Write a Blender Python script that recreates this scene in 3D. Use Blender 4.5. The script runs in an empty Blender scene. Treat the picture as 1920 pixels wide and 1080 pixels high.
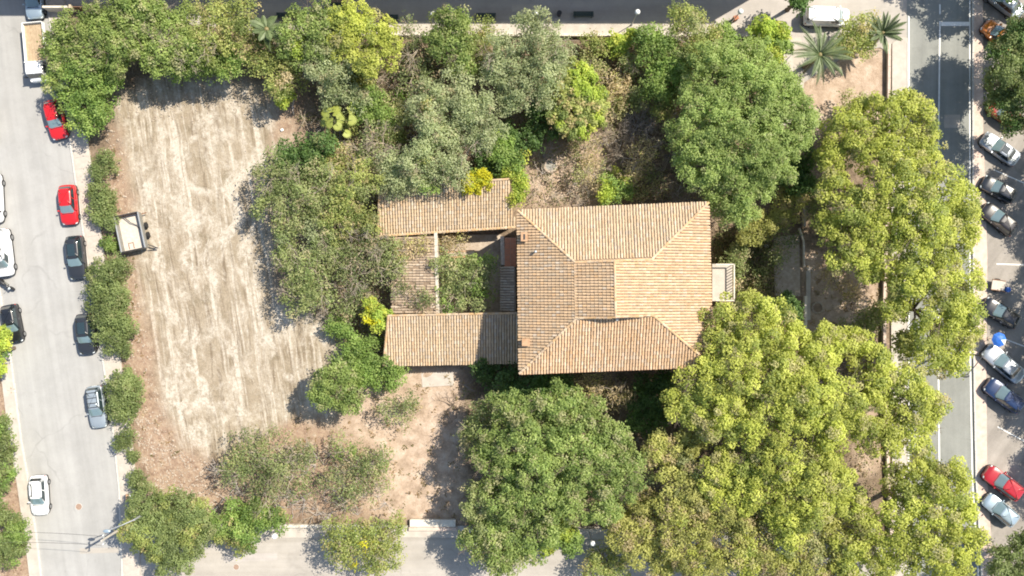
import bpy, bmesh, math, random
import numpy as np
from mathutils import Vector, Matrix
R = math.radians
random.seed(7); rng = np.random.default_rng(11)

# ------------------------------------------------------------------ camera, light, exposure
scene = bpy.context.scene
CAMH = 88.0                       # drone height in metres
S = 0.055                         # metres on the ground per photograph pixel
cam_d = bpy.data.cameras.new('camera'); cam = bpy.data.objects.new('camera', cam_d)
scene.collection.objects.link(cam); scene.camera = cam
cam.location = (0, 0, CAMH); cam.rotation_euler = (0, 0, 0)
cam_d.sensor_width = 36; cam_d.lens = 30.0; cam_d.clip_end = 3000
SUN_AZ = math.atan2(0.5, 0.86)    # direction towards the sun, from +x
SUN_EL = R(52)
world = bpy.data.worlds.new('World'); scene.world = world; world.use_nodes = True
wn = world.node_tree; bg = wn.nodes['Background']
sky = wn.nodes.new('ShaderNodeTexSky'); sky.sky_type = 'NISHITA'; sky.sun_disc = False
sky.sun_elevation = SUN_EL; sky.sun_rotation = math.pi/2 - SUN_AZ
wn.links.new(sky.outputs[0], bg.inputs[0]); bg.inputs[1].default_value = 0.11
sd = bpy.data.lights.new('sun', 'SUN'); sd.energy = 4.1; sd.angle = R(0.5); sd.color = (1.0, 0.94, 0.85)
sun = bpy.data.objects.new('sun', sd); scene.collection.objects.link(sun)
to_sun = Vector((math.cos(SUN_EL)*math.cos(SUN_AZ), math.cos(SUN_EL)*math.sin(SUN_AZ), math.sin(SUN_EL)))
sun.rotation_euler = to_sun.to_track_quat('Z', 'Y').to_euler(); sun.location = (40, 30, 60)
scene.view_settings.view_transform = 'Standard'; scene.view_settings.look = 'None'
scene.view_settings.exposure = 1.02; scene.view_settings.gamma = 1
scene.view_settings.use_white_balance = True; scene.view_settings.white_balance_temperature = 6900; scene.view_settings.white_balance_tint = 8
scene.render.engine = 'CYCLES'
scene.cycles.use_denoising = True; scene.cycles.filter_width = 1.9
scene.cycles.max_bounces = 7; scene.cycles.diffuse_bounces = 5; scene.cycles.transmission_bounces = 3
scene.cycles.caustics_reflective = False; scene.cycles.caustics_refractive = False
C = scene.collection

# ------------------------------------------------------------------ helpers
def P(px, py, h=0.0):
    k = S*(1-h/CAMH)
    return Vector(((px-960)*k, (540-py)*k, h))
def tag(o, label=None, cat=None, group=None, kind=None):
    if label: o['label'] = label
    if cat: o['category'] = cat
    if group: o['group'] = group
    if kind: o['kind'] = kind
    return o
def empty(name, loc, rz=0.0, label=None, cat=None, group=None):
    o = bpy.data.objects.new(name, None); C.objects.link(o)
    o.location = loc; o.rotation_euler = (0, 0, rz); o.empty_display_size = .3
    return tag(o, label, cat, group)
def add(name, me, parent=None, loc=None):
    o = bpy.data.objects.new(name, me); C.objects.link(o)
    if parent: o.parent = parent
    if loc is not None: o.location = loc
    return o
def copy_tree(o, parent=None):
    c = o.copy(); C.objects.link(c); c.parent = parent
    for ch in list(o.children): copy_tree(ch, c)
    return c

class MB:
    """collects simple solids and builds one mesh object"""
    def __init__(s): s.v = []; s.f = []; s.sm = False
    def quad(s, pts):
        n = len(s.v); s.v += [tuple(p) for p in pts]; s.f.append(tuple(range(n, n+len(pts))))
    def box(s, c, d, rz=0.0, taper=1.0):
        n = len(s.v); ca, sa = math.cos(rz), math.sin(rz)
        for z in (-.5, .5):
            for x, y in ((-.5,-.5),(.5,-.5),(.5,.5),(-.5,.5)):
                t = taper if z > 0 else 1
                X, Y = x*d[0]*t, y*d[1]*t
                s.v.append((c[0]+X*ca-Y*sa, c[1]+X*sa+Y*ca, c[2]+z*d[2]))
        for f in ((3,2,1,0),(4,5,6,7),(0,1,5,4),(1,2,6,5),(2,3,7,6),(3,0,4,7)): s.f.append(tuple(n+i for i in f))
    def bar(s, a, b, w, h):
        a, b = Vector(a), Vector(b); d = b-a; L = d.length
        if L < 1e-6: return
        d /= L; up = Vector((0,0,1)) if abs(d.z) < .95 else Vector((1,0,0))
        t = d.cross(up).normalized(); u = t.cross(d)
        n = len(s.v)
        for q in (a, b):
            for x, y in ((-.5,-.5),(.5,-.5),(.5,.5),(-.5,.5)): s.v.append(tuple(q+t*x*w+u*y*h))
        for f in ((3,2,1,0),(4,5,6,7),(0,1,5,4),(1,2,6,5),(2,3,7,6),(3,0,4,7)): s.f.append(tuple(n+i for i in f))
    def tube(s, pts, radii, k=6, cap=True):
        pts = [Vector(p) for p in pts]; n0 = len(s.v); m = len(pts)
        for i, p in enumerate(pts):
            d = (pts[min(i+1, m-1)]-pts[max(i-1, 0)])
            if d.length < 1e-7: d = Vector((0,0,1))
            d.normalize(); up = Vector((0,0,1)) if abs(d.z) < .9 else Vector((1,0,0))
            t = d.cross(up).normalized(); u = t.cross(d); r = radii[i] if hasattr(radii, '__len__') else radii
            for j in range(k):
                a = 2*math.pi*j/k; s.v.append(tuple(p+(t*math.cos(a)+u*math.sin(a))*r))
        for i in range(m-1):
            for j in range(k):
                a = n0+i*k+j; b = n0+i*k+(j+1) % k; s.f.append((a, b, b+k, a+k))
        if cap:
            s.f.append(tuple(n0+j for j in range(k))[::-1]); s.f.append(tuple(n0+(m-1)*k+j for j in range(k)))
    def cyl(s, c, r, h, k=16, r2=None):
        s.tube([(c[0], c[1], c[2]), (c[0], c[1], c[2]+h)], [r, r if r2 is None else r2], k)
    def ball(s, c, r, k=12, m=8, sq=(1,1,1)):
        n0 = len(s.v)
        for i in range(m+1):
            th = math.pi*i/m
            for j in range(k):
                a = 2*math.pi*j/k
                s.v.append((c[0]+r*sq[0]*math.sin(th)*math.cos(a), c[1]+r*sq[1]*math.sin(th)*math.sin(a), c[2]+r*sq[2]*math.cos(th)))
        for i in range(m):
            for j in range(k):
                a = n0+i*k+j; b = n0+i*k+(j+1) % k; s.f.append((a, a+k, b+k, b))
    def prism(s, pts, z0, z1):
        n = len(s.v); m = len(pts)
        s.v += [(p[0], p[1], z0) for p in pts]+[(p[0], p[1], z1) for p in pts]
        s.f.append(tuple(n+i for i in range(m))[::-1]); s.f.append(tuple(n+m+i for i in range(m)))
        for i in range(m): j = (i+1) % m; s.f.append((n+i, n+j, n+m+j, n+m+i))
    def grid(s, G):
        """G: rows of equal-length point rows"""
        n0 = len(s.v); w = len(G[0])
        for r in G: s.v += [tuple(p) for p in r]
        for i in range(len(G)-1):
            for j in range(w-1):
                a = n0+i*w+j; s.f.append((a, a+1, a+w+1, a+w))
    def mesh(s, name, m, smooth=False, bevel=0):
        me = bpy.data.meshes.new(name); me.from_pydata(s.v, [], s.f)
        if bevel:
            bm = bmesh.new(); bm.from_mesh(me)
            bmesh.ops.bevel(bm, geom=bm.edges[:], offset=bevel, segments=1, affect='EDGES', clamp_overlap=True)
            bm.to_mesh(me); bm.free()
        me.materials.append(m)
        if smooth: me.polygons.foreach_set('use_smooth', [True]*len(me.polygons))
        me.update(); return me
    def build(s, name, m, parent=None, smooth=False, loc=None, bevel=0):
        return add(name, s.mesh(name, m, smooth, bevel), parent, loc)

def numesh(name, V, K, cols, mat):
    """N polygons of K unshared vertices; V (N*K,3), cols (N*K,3)"""
    me = bpy.data.meshes.new(name); n = len(V)
    me.vertices.add(n); me.vertices.foreach_set('co', V.astype(np.float32).ravel())
    me.loops.add(n); me.loops.foreach_set('vertex_index', np.arange(n, dtype=np.int32))
    me.polygons.add(n//K); me.polygons.foreach_set('loop_start', np.arange(0, n, K, dtype=np.int32))
    me.polygons.foreach_set('loop_total', np.full(n//K, K, np.int32))
    me.update(calc_edges=True)
    if cols is not None:
        ca = me.color_attributes.new('Col', 'FLOAT_COLOR', 'POINT')
        c4 = np.ones((n, 4), np.float32); c4[:, :3] = cols; ca.data.foreach_set('color', c4.ravel())
    me.materials.append(mat); return me

# ------------------------------------------------------------------ materials
def mat(name, col, rough=.7, noise=0.0, scale=3.0, metal=0, coat=0, bump=0.0, bscale=None, col2=None, spec=None):
    m = bpy.data.materials.new(name); m.use_nodes = True; nt = m.node_tree; b = nt.nodes['Principled BSDF']
    b.inputs['Roughness'].default_value = rough; b.inputs['Metallic'].default_value = metal
    b.inputs['Coat Weight'].default_value = coat; b.inputs['Coat Roughness'].default_value = .05
    if spec is not None: b.inputs['Specular IOR Level'].default_value = spec
    c = tuple(col)+(1,)
    if noise or col2:
        tc = nt.nodes.new('ShaderNodeTexCoord'); nz = nt.nodes.new('ShaderNodeTexNoise')
        nz.inputs['Scale'].default_value = scale; nz.inputs['Detail'].default_value = 6; nz.inputs['Roughness'].default_value = .65
        nt.links.new(tc.outputs['Object'], nz.inputs['Vector'])
        rp = nt.nodes.new('ShaderNodeValToRGB'); rp.color_ramp.elements[0].position = .3; rp.color_ramp.elements[1].position = .7
        c2 = tuple(col2)+(1,) if col2 else tuple(min(1, x*(1+noise)) for x in col)+(1,)
        c1 = c if col2 else tuple(x*(1-noise) for x in col)+(1,)
        rp.color_ramp.elements[0].color = c1; rp.color_ramp.elements[1].color = c2
        nt.links.new(nz.outputs[0], rp.inputs[0]); nt.links.new(rp.outputs[0], b.inputs['Base Color'])
        if bump:
            n2 = nt.nodes.new('ShaderNodeTexNoise'); n2.inputs['Scale'].default_value = bscale or scale*4; n2.inputs['Detail'].default_value = 4
            nt.links.new(tc.outputs['Object'], n2.inputs['Vector'])
            bp = nt.nodes.new('ShaderNodeBump'); bp.inputs['Strength'].default_value = bump; bp.inputs['Distance'].default_value = .05
            nt.links.new(n2.outputs[0], bp.inputs['Height']); nt.links.new(bp.outputs[0], b.inputs['Normal'])
    else: b.inputs['Base Color'].default_value = c
    return m

class NT:
    def __init__(s, name):
        s.m = bpy.data.materials.new(name); s.m.use_nodes = True; s.t = s.m.node_tree; s.b = s.t.nodes['Principled BSDF']
    def n(s, typ, **kw):
        n = s.t.nodes.new(typ)
        for k, v in kw.items(): setattr(n, k, v)
        return n
    def L(s, a, b): s.t.links.new(a, b)
    def coord(s, scale=(1,1,1), rz=0.0, warp=None):
        tc = s.n('ShaderNodeTexCoord'); src = tc.outputs['Object']
        if warp is not None:
            nz = s.noise(src, warp[0], 2); sub = s.n('ShaderNodeVectorMath', operation='MULTIPLY_ADD')
            s.L(nz.outputs['Color'], sub.inputs[0]); sub.inputs[1].default_value = (warp[1],)*3; s.L(src, sub.inputs[2]); src = sub.outputs[0]
        # rotate first, then stretch
        m1 = s.n('ShaderNodeMapping'); m1.inputs['Rotation'].default_value = (0, 0, rz); s.L(src, m1.inputs[0])
        m2 = s.n('ShaderNodeMapping'); m2.inputs['Scale'].default_value = scale; s.L(m1.outputs[0], m2.inputs[0])
        return m2.outputs[0]
    def noise(s, vec, scale, detail=5, rough=.6):
        n = s.n('ShaderNodeTexNoise'); n.inputs['Scale'].default_value = scale; n.inputs['Detail'].default_value = detail
        n.inputs['Roughness'].default_value = rough; s.L(vec, n.inputs['Vector']); return n
    def ramp(s, fac, stops):
        r = s.n('ShaderNodeValToRGB'); e = r.color_ramp.elements
        while len(e) < len(stops): e.new(.5)
        for i, (p, c) in enumerate(stops):
            e[i].position = p; e[i].color = tuple(c)+(1,) if hasattr(c, '__len__') else (c, c, c, 1)
        s.L(fac, r.inputs[0]); return r.outputs[0]
    def mix(s, f, a, b, mode='MIX'):
        x = s.n('ShaderNodeMixRGB', blend_type=mode)
        for i, v in enumerate((f, a, b)):
            if hasattr(v, 'is_linked'): s.L(v, x.inputs[i])
            else: x.inputs[i].default_value = v if i == 0 else tuple(v)+(1,)
        return x.outputs[0]
    def math(s, op, a, b=None):
        x = s.n('ShaderNodeMath', operation=op)
        for i, v in enumerate((a, b)):
            if v is None: continue
            if hasattr(v, 'is_linked'): s.L(v, x.inputs[i])
            else: x.inputs[i].default_value = v
        return x.outputs[0]
    def bump(s, h, st, dist=.05):
        bp = s.n('ShaderNodeBump'); bp.inputs['Strength'].default_value = st; bp.inputs['Distance'].default_value = dist
        s.L(h, bp.inputs['Height']); s.L(bp.outputs[0], s.b.inputs['Normal'])

ROADROT = R(-8.5)
def ground_material():
    k = NT('dry_ground'); k.b.inputs['Roughness'].default_value = .95; k.b.inputs['Specular IOR Level'].default_value = .15
    at = k.n('ShaderNodeAttribute', attribute_name='mask'); sp = k.n('ShaderNodeSeparateColor'); k.L(at.outputs['Color'], sp.inputs[0])
    iso = k.coord()
    # garden floor: leaf litter and dry soil
    g = k.ramp(k.noise(iso, .55, 8, .75).outputs[0], [(.32, (.11,.08,.055)), (.47, (.23,.17,.12)), (.6, (.32,.24,.175)), (.72, (.42,.34,.26))])
    fine = k.noise(iso, 5.5, 5, .8).outputs[0]
    g = k.mix(.8, g, k.ramp(fine, [(.3, .3), (.55, .75), (.75, 1.25)]), 'MULTIPLY')
    # cleared lot: beige with bleached tyre streaks along the road
    st = k.coord((1.9, .075, 1), ROADROT, warp=(.14, .8))
    s1 = k.noise(st, 1.15, 5, .6).outputs[0]
    st2 = k.coord((3.2, .22, 1), ROADROT, warp=(.12, 1.2)); s2 = k.noise(st2, 1.0, 6, .7).outputs[0]
    sw = k.coord((1.3, .5, 1), ROADROT, warp=(.09, 9)); s3 = k.noise(sw, .42, 8, .7).outputs[0]
    lot = k.ramp(k.noise(iso, .5, 7, .7).outputs[0], [(.34, (.22,.18,.125)), (.5, (.295,.242,.177)), (.66, (.36,.305,.235))])
    lot = k.mix(k.ramp(s2, [(.36, .9), (.5, 0.0)]), lot, (.17,.13,.09))
    def arcs(cx, cy, rad, freq):
        sb = k.n('ShaderNodeVectorMath', operation='SUBTRACT'); k.L(k.coord((1,1,0), 0, warp=(.15, 3.0)), sb.inputs[0]); sb.inputs[1].default_value = (cx, cy, 0)
        ln = k.n('ShaderNodeVectorMath', operation='LENGTH'); k.L(sb.outputs[0], ln.inputs[0]); d = ln.outputs['Value']
        s_ = k.math('SINE', k.math('MULTIPLY', d, freq)); band = k.ramp(s_, [(.25, 0.0), (.9, .9)])
        return k.math('MULTIPLY', band, k.ramp(k.math('DIVIDE', d, rad), [(.0, 1.0), (.75, .8), (1.0, 0.0)]))
    ar = k.math('MAXIMUM', arcs(-29.0, 15.0, 7.5, 2.1), arcs(-38.5, 17.5, 5.0, 1.7))
    ar = k.math('MAXIMUM', ar, arcs(-31.0, -13.5, 6.0, 1.8))
    ar = k.math('MULTIPLY', ar, k.ramp(k.noise(iso, .33, 4, .7).outputs[0], [(.46, 0.0), (.58, 1.0)]))
    blot = k.ramp(k.noise(iso, .28, 6, .72).outputs[0], [(.53, 0.0), (.66, .7)])
    s1b = k.math('MAXIMUM', ar, blot)
    w = k.math('MAXIMUM', k.ramp(s1, [(.50, 0.0), (.64, .9)]), k.ramp(s3, [(.49, 0.0), (.61, .85)]))
    w = k.math('MAXIMUM', w, s1b)
    w = k.math('MULTIPLY', w, k.ramp(k.noise(iso, 2.3, 7, .78).outputs[0], [(.36, .1), (.54, 1.0)]))
    lot = k.mix(w, lot, (.54,.49,.42))
    lot = k.mix(.75, lot, k.ramp(fine, [(.3, .7), (.7, 1.2)]), 'MULTIPLY')
    col = k.mix(sp.outputs[0], g, lot)
    lit = k.ramp(k.noise(iso, 1.3, 8, .8).outputs[0], [(.33, (.14,.095,.065)), (.46, (.29,.20,.145)), (.57, (.36,.265,.19)), (.7, (.48,.42,.35))])
    lit = k.mix(.6, lit, k.ramp(fine, [(.3, .5), (.7, 1.25)]), 'MULTIPLY')
    col = k.mix(sp.outputs[1], col, lit)
    pink = k.ramp(k.noise(iso, .8, 7, .7).outputs[0], [(.33, (.27,.20,.145)), (.5, (.41,.31,.235)), (.66, (.50,.41,.33))])
    pink = k.mix(.5, pink, k.ramp(fine, [(.3, .7), (.7, 1.15)]), 'MULTIPLY')
    col = k.mix(sp.outputs[2], col, pink)
    k.L(col, k.b.inputs['Base Color'])
    k.bump(k.noise(iso, 4, 6, .75).outputs[0], .6, .12); return k.m

def road_material(name, a, b, rz=0.0, patch=.25, speck=.15):
    k = NT(name); k.b.inputs['Roughness'].default_value = .9; k.b.inputs['Specular IOR Level'].default_value = .2
    st = k.coord((1, .03, 1), rz); iso = k.coord()
    c = k.ramp(k.noise(st, .9, 4).outputs[0], [(.35, a), (.65, b)])
    c = k.mix(patch, c, k.ramp(k.noise(iso, .35, 7, .7).outputs[0], [(.36, .7), (.6, 1.1)]), 'MULTIPLY')
    c = k.mix(speck, c, k.ramp(k.noise(iso, 9, 4, .8).outputs[0], [(.3, .55), (.5, 1.0), (.7, 1.2)]), 'MULTIPLY')
    wv = k.coord((1, 1, 1), 0, warp=(.35, 2.5)); vo = k.n('ShaderNodeTexVoronoi', feature='DISTANCE_TO_EDGE'); vo.inputs['Scale'].default_value = .11; k.L(wv, vo.inputs['Vector'])
    crack = k.math('MULTIPLY', k.ramp(vo.outputs['Distance'], [(.0, 1.0), (.008, .6), (.013, 0.0)]), k.ramp(k.noise(iso, .3, 3).outputs[0], [(.46, 0.0), (.64, .35)]))
    c = k.mix(crack, c, tuple(x*.6 for x in a))
    stain = k.ramp(k.noise(iso, .8, 5, .8).outputs[0], [(.62, 0.0), (.74, .3)]); c = k.mix(stain, c, tuple(x*.62 for x in a))
    lane = k.coord((1, .015, 1), rz); c = k.mix(.35, c, k.ramp(k.noise(lane, .55, 2).outputs[0], [(.38, .84), (.6, 1.08)]), 'MULTIPLY')
    k.L(c, k.b.inputs['Base Color']); k.bump(k.noise(iso, 25, 3).outputs[0], .15, .02); return k.m

def col_material(name, rough=.8, translucent=0.0, noise=0.0):
    k = NT(name); k.b.inputs['Roughness'].default_value = rough; k.b.inputs['Specular IOR Level'].default_value = .25
    at = k.n('ShaderNodeAttribute', attribute_name='Col'); c = at.outputs['Color']
    if noise:
        iso = k.coord(); c = k.mix(noise, c, k.ramp(k.noise(iso, 3.2, 6, .8).outputs[0], [(.3, .45), (.5, 1.0), (.7, 1.25)]), 'MULTIPLY')
        c = k.mix(noise*.6, c, k.ramp(k.noise(iso, .3, 4, .7).outputs[0], [(.35, (.8,.82,.85)), (.65, (1.08,1.0,.9))]), 'MULTIPLY')
    k.L(c, k.b.inputs['Base Color'])
    if translucent:
        out = k.t.nodes['Material Output']; tr = k.n('ShaderNodeBsdfTranslucent')
        k.L(k.mix(1.0, c, (1.1,1.15,.6), 'MULTIPLY'), tr.inputs[0])
        mx = k.n('ShaderNodeMixShader'); mx.inputs[0].default_value = translucent
        k.L(k.b.outputs[0], mx.inputs[1]); k.L(tr.outputs[0], mx.inputs[2]); k.L(mx.outputs[0], out.inputs[0])
    return k.m

M = dict(
    ground=ground_material(),
    road=road_material('pale_worn_asphalt', (.31,.305,.295), (.355,.35,.34), ROADROT, .3, .12),
    eroad=road_material('grey_asphalt', (.21,.215,.20), (.255,.26,.24), 0, .35, .25),
    street=road_material('beige_street_paving', (.335,.305,.27), (.385,.355,.32), R(90), .35, .15),
    promenade=road_material('promenade_paving', (.36,.33,.305), (.42,.385,.355), R(90), .4, .2),
    parking=road_material('parking_asphalt', (.26,.235,.21), (.33,.30,.27), R(35), .5, .3),
    pavement=mat('pavement_concrete', (.36,.32,.28), .9, scale=1.2, col2=(.47,.43,.38), bump=.2),
    slab=mat('pavement_slab', (.38,.33,.285), .9, scale=2.0, col2=(.47,.42,.37), bump=.1),
    kerb=mat('kerb_stone', (.40,.385,.36), .85, scale=3, col2=(.55,.53,.5), bump=.1),
    paint=mat('road_paint', (.62,.62,.6), .7, scale=4, col2=(.8,.8,.79)),
    wall=mat('rendered_garden_wall', (.42,.36,.29), .9, scale=1.5, col2=(.60,.54,.46), bump=.3),
    pinkwall=mat('pink_coping', (.45,.33,.27), .9, scale=2, col2=(.58,.48,.42), bump=.2),
    plaster=mat('ochre_plaster', (.42,.34,.24), .9, scale=.7, col2=(.55,.47,.37), bump=.2),
    whitewash=mat('whitewashed_wall', (.5,.45,.38), .9, scale=1.8, col2=(.68,.63,.55), bump=.3),
    leaf=col_material('leaves', .5, .45),
    tile=col_material('clay_tiles', .85, 0, .5),
    deck=mat('tile_channels', (.17,.12,.08), .9, scale=3, col2=(.30,.22,.155), bump=.3),
    bark=mat('bark', (.10,.075,.055), .9, scale=5, col2=(.19,.145,.11), bump=.4),
    palebark=mat('pale_bark', (.26,.215,.165), .9, scale=5, col2=(.40,.34,.27), bump=.3),
    greybark=mat('grey_dead_wood', (.26,.235,.215), .9, scale=6, col2=(.38,.35,.33), bump=.3),
    terracotta=mat('terracotta_floor', (.30,.115,.06), .8, scale=3, col2=(.42,.17,.09)),
    orange=mat('orange_render', (.33,.185,.10), .9, scale=3, col2=(.43,.28,.17)),
    glass=mat('car_glass', (.02,.035,.04), .04, spec=.9, coat=1),
    tyre=mat('tyre_rubber', (.015,.015,.016), .8), rim=mat('alloy_rim', (.45,.46,.47), .3, metal=.9),
    trim=mat('black_trim', (.02,.02,.022), .5), red_lens=mat('tail_lens', (.35,.01,.01), .15, coat=1),
    lens=mat('headlight_lens', (.55,.6,.62), .08, coat=1), chrome=mat('bright_metal', (.6,.6,.6), .25, metal=1),
    steel=mat('weathered_steel', (.19,.185,.165), .6, scale=4, col2=(.30,.29,.26), metal=.3),
    rust=mat('rusty_steel', (.16,.075,.04), .8, scale=6, col2=(.28,.16,.10)),
    greenpaint=mat('dark_green_paint', (.018,.04,.036), .6),
    white=mat('white_plastic', (.75,.76,.75), .35), galv=mat('galvanised_steel', (.34,.35,.35), .45, scale=8, col2=(.46,.47,.47), metal=.4),
    dark=mat('dark_metal', (.03,.03,.035), .5), wood=mat('wooden_boards', (.30,.22,.14), .85, scale=4, col2=(.44,.34,.23)),
    canvas=mat('pale_load_cover', (.42,.37,.31), .9, scale=3, col2=(.56,.51,.45)),
    stone=mat('rough_stone', (.28,.22,.17), .95, scale=2.5, col2=(.46,.39,.32), bump=.4),
    blue=mat('blue_canvas', (.02,.10,.42), .5, scale=3, col2=(.03,.17,.6)),
    screen=mat('sky_tinted_windscreen', (.16,.23,.25), .08, spec=.8, coat=1),  # pale sky reflection painted into the windscreen base colour
    panel=mat('dark_blue_panel', (.015,.03,.12), .12, coat=1),
    blackpaving=mat('iron_cover', (.22,.14,.10), .7, scale=8, col2=(.34,.24,.18)),
    cactus=mat('succulent', (.10,.13,.04), .6),
)
# ------------------------------------------------------------------ ground
def seg_dist(X, Y, poly):
    """signed distance (m), positive inside"""
    p = [(P(a, b).x, P(a, b).y) for a, b in poly]; D = np.full(X.shape, 1e9); ins = np.zeros(X.shape, bool)
    for i in range(len(p)):
        x0, y0 = p[i]; x1, y1 = p[(i+1) % len(p)]
        dx, dy = x1-x0, y1-y0; t = np.clip(((X-x0)*dx+(Y-y0)*dy)/(dx*dx+dy*dy+1e-9), 0, 1)
        D = np.minimum(D, np.hypot(X-x0-t*dx, Y-y0-t*dy))
        c = ((y0 > Y) != (y1 > Y)) & (X < (x1-x0)*(Y-y0)/((y1-y0) if abs(y1-y0) > 1e-9 else 1e-9)+x0); ins ^= c
    return np.where(ins, D, -D)
def vnoise(X, Y, sc, seed=0, oct=4):
    out = 0; amp = 1; tot = 0
    for o in range(oct):
        r = np.random.default_rng(seed+o*17); T = r.random((128, 128)); f = 2**o/sc
        x = X*f+500; y = Y*f+500; xi = np.floor(x).astype(int); yi = np.floor(y).astype(int); fx = x-xi; fy = y-yi
        fx = fx*fx*(3-2*fx); fy = fy*fy*(3-2*fy)
        a = T[xi % 128, yi % 128]; b = T[(xi+1) % 128, yi % 128]; c = T[xi % 128, (yi+1) % 128]; d = T[(xi+1) % 128, (yi+1) % 128]
        out = out+amp*(a*(1-fx)*(1-fy)+b*fx*(1-fy)+c*(1-fx)*fy+d*fx*fy); tot += amp; amp *= .5
    return out/tot-.5
LOT = [(222,165),(300,150),(420,150),(520,165),(550,200),(545,250),(520,300),(500,420),(530,560),(570,590),(640,610),(665,690),(600,740),(640,800),(560,840),(440,850),(370,880),(325,850),(290,740),(262,600),(245,480),(238,380),(225,260)]
LITTER = [[(200,240),(225,250),(245,400),(262,560),(290,700),(330,840),(400,860),(430,940),(400,990),(270,920),(235,700),(215,500),(195,300)], [(510,170),(560,180),(560,250),(515,260)], [(560,780),(740,850),(740,980),(560,960),(420,930),(420,860)], [(-300,690),(15,690),(45,830),(60,900),(60,1000),(70,1300),(-300,1300)]]
PINK = [[(700,690),(870,690),(870,990),(690,970),(700,840),(640,800)], [(1560,90),(1662,85),(1660,240),(1520,260),(1500,180)], [(1510,470),(1648,500),(1650,650),(1520,640)], [(1640,560),(1665,880),(1600,900)], [(1826,260),(1862,280),(1860,480),(1826,480)], [(1826,620),(1860,680),(1862,830),(1826,830)],
        [(990,280),(1130,250),(1110,385),(980,390)], [(1840,960),(1880,1000),(1870,1080),(1832,1080)], [(680,130),(730,130),(740,210),(690,210)]]
EARTH_OK = [[(205,225),(240,150),(75,20),(480,60),(1460,75),(1480,170),(1662,90),(1664,1000),(1640,1010),(860,992),(730,985),(390,1000),(240,960),(232,800),(212,640),(175,430)]]
res = .48
gx = np.arange(-76, 76.01, res); gy = np.arange(-50, 50.01, res); X, Y = np.meshgrid(gx, gy)
n1 = vnoise(X, Y, 3.0, 5); n2 = vnoise(X, Y, 9.0, 40); n3 = vnoise(X, Y, 1.2, 80)
def soft(d, w): return np.clip(d/w+.5, 0, 1)
lotm = soft(seg_dist(X, Y, LOT)+n1*2.2, 1.4)
litm = np.zeros_like(X)
for q in LITTER: litm = np.maximum(litm, soft(seg_dist(X, Y, q)+n1*2.5, 1.6))
pinkm = np.zeros_like(X)
for q in PINK: pinkm = np.maximum(pinkm, soft(seg_dist(X, Y, q)+n1*2.0, 1.2))
inside = soft(seg_dist(X, Y, EARTH_OK[0])-1.0, 1.0)
Z = -.03+inside*(.05+np.maximum(0, n1*.22+n3*.10)*(1-lotm*.75)+litm*np.maximum(0, n3)*.35)
ny, nx = X.shape
me = bpy.data.meshes.new('ground')
me.vertices.add(nx*ny); me.vertices.foreach_set('co', np.stack([X, Y, Z], -1).astype(np.float32).ravel())
ii = (np.arange(ny-1)[:, None]*nx+np.arange(nx-1)[None, :]).ravel(); F = np.stack([ii, ii+1, ii+nx+1, ii+nx], -1).astype(np.int32)
me.loops.add(F.size); me.loops.foreach_set('vertex_index', F.ravel()); me.polygons.add(len(F))
me.polygons.foreach_set('loop_start', np.arange(0, F.size, 4, dtype=np.int32)); me.polygons.foreach_set('loop_total', np.full(len(F), 4, np.int32))
me.update(calc_edges=True); me.polygons.foreach_set('use_smooth', [True]*len(F))
ca = me.color_attributes.new('mask', 'FLOAT_COLOR', 'POINT')
ca.data.foreach_set('color', np.stack([lotm, litm, pinkm, np.ones_like(X)], -1).astype(np.float32).ravel())
me.materials.append(M['ground']); tag(add('ground', me), kind='structure')
o = MB(); o.quad([(-1500,-1500,-.12),(1500,-1500,-.12),(1500,1500,-.12),(-1500,1500,-.12)])
tag(o.build('outer_ground', M['ground']), kind='structure')

def sheet(name, pts, z, m, parent=None):
    b = MB(); b.quad([(P(x, y).x, P(x, y).y, z) for x, y in pts][::-1]); o = b.build(name, m, parent)
    # keep the face pointing up
    if o.data.polygons[0].normal.z < 0: o.data.flip_normals()
    if not parent: tag(o, kind='structure')
    return o
def slab(name, pts, z0, z1, m, parent=None):
    b = MB(); q = [(P(x, y).x, P(x, y).y) for x, y in pts]
    area = sum(q[i][0]*q[(i+1) % len(q)][1]-q[(i+1) % len(q)][0]*q[i][1] for i in range(len(q)))
    if area < 0: q = q[::-1]
    b.prism(q, z0, z1); o = b.build(name, m, parent)
    if not parent: tag(o, kind='structure')
    return o
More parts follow.
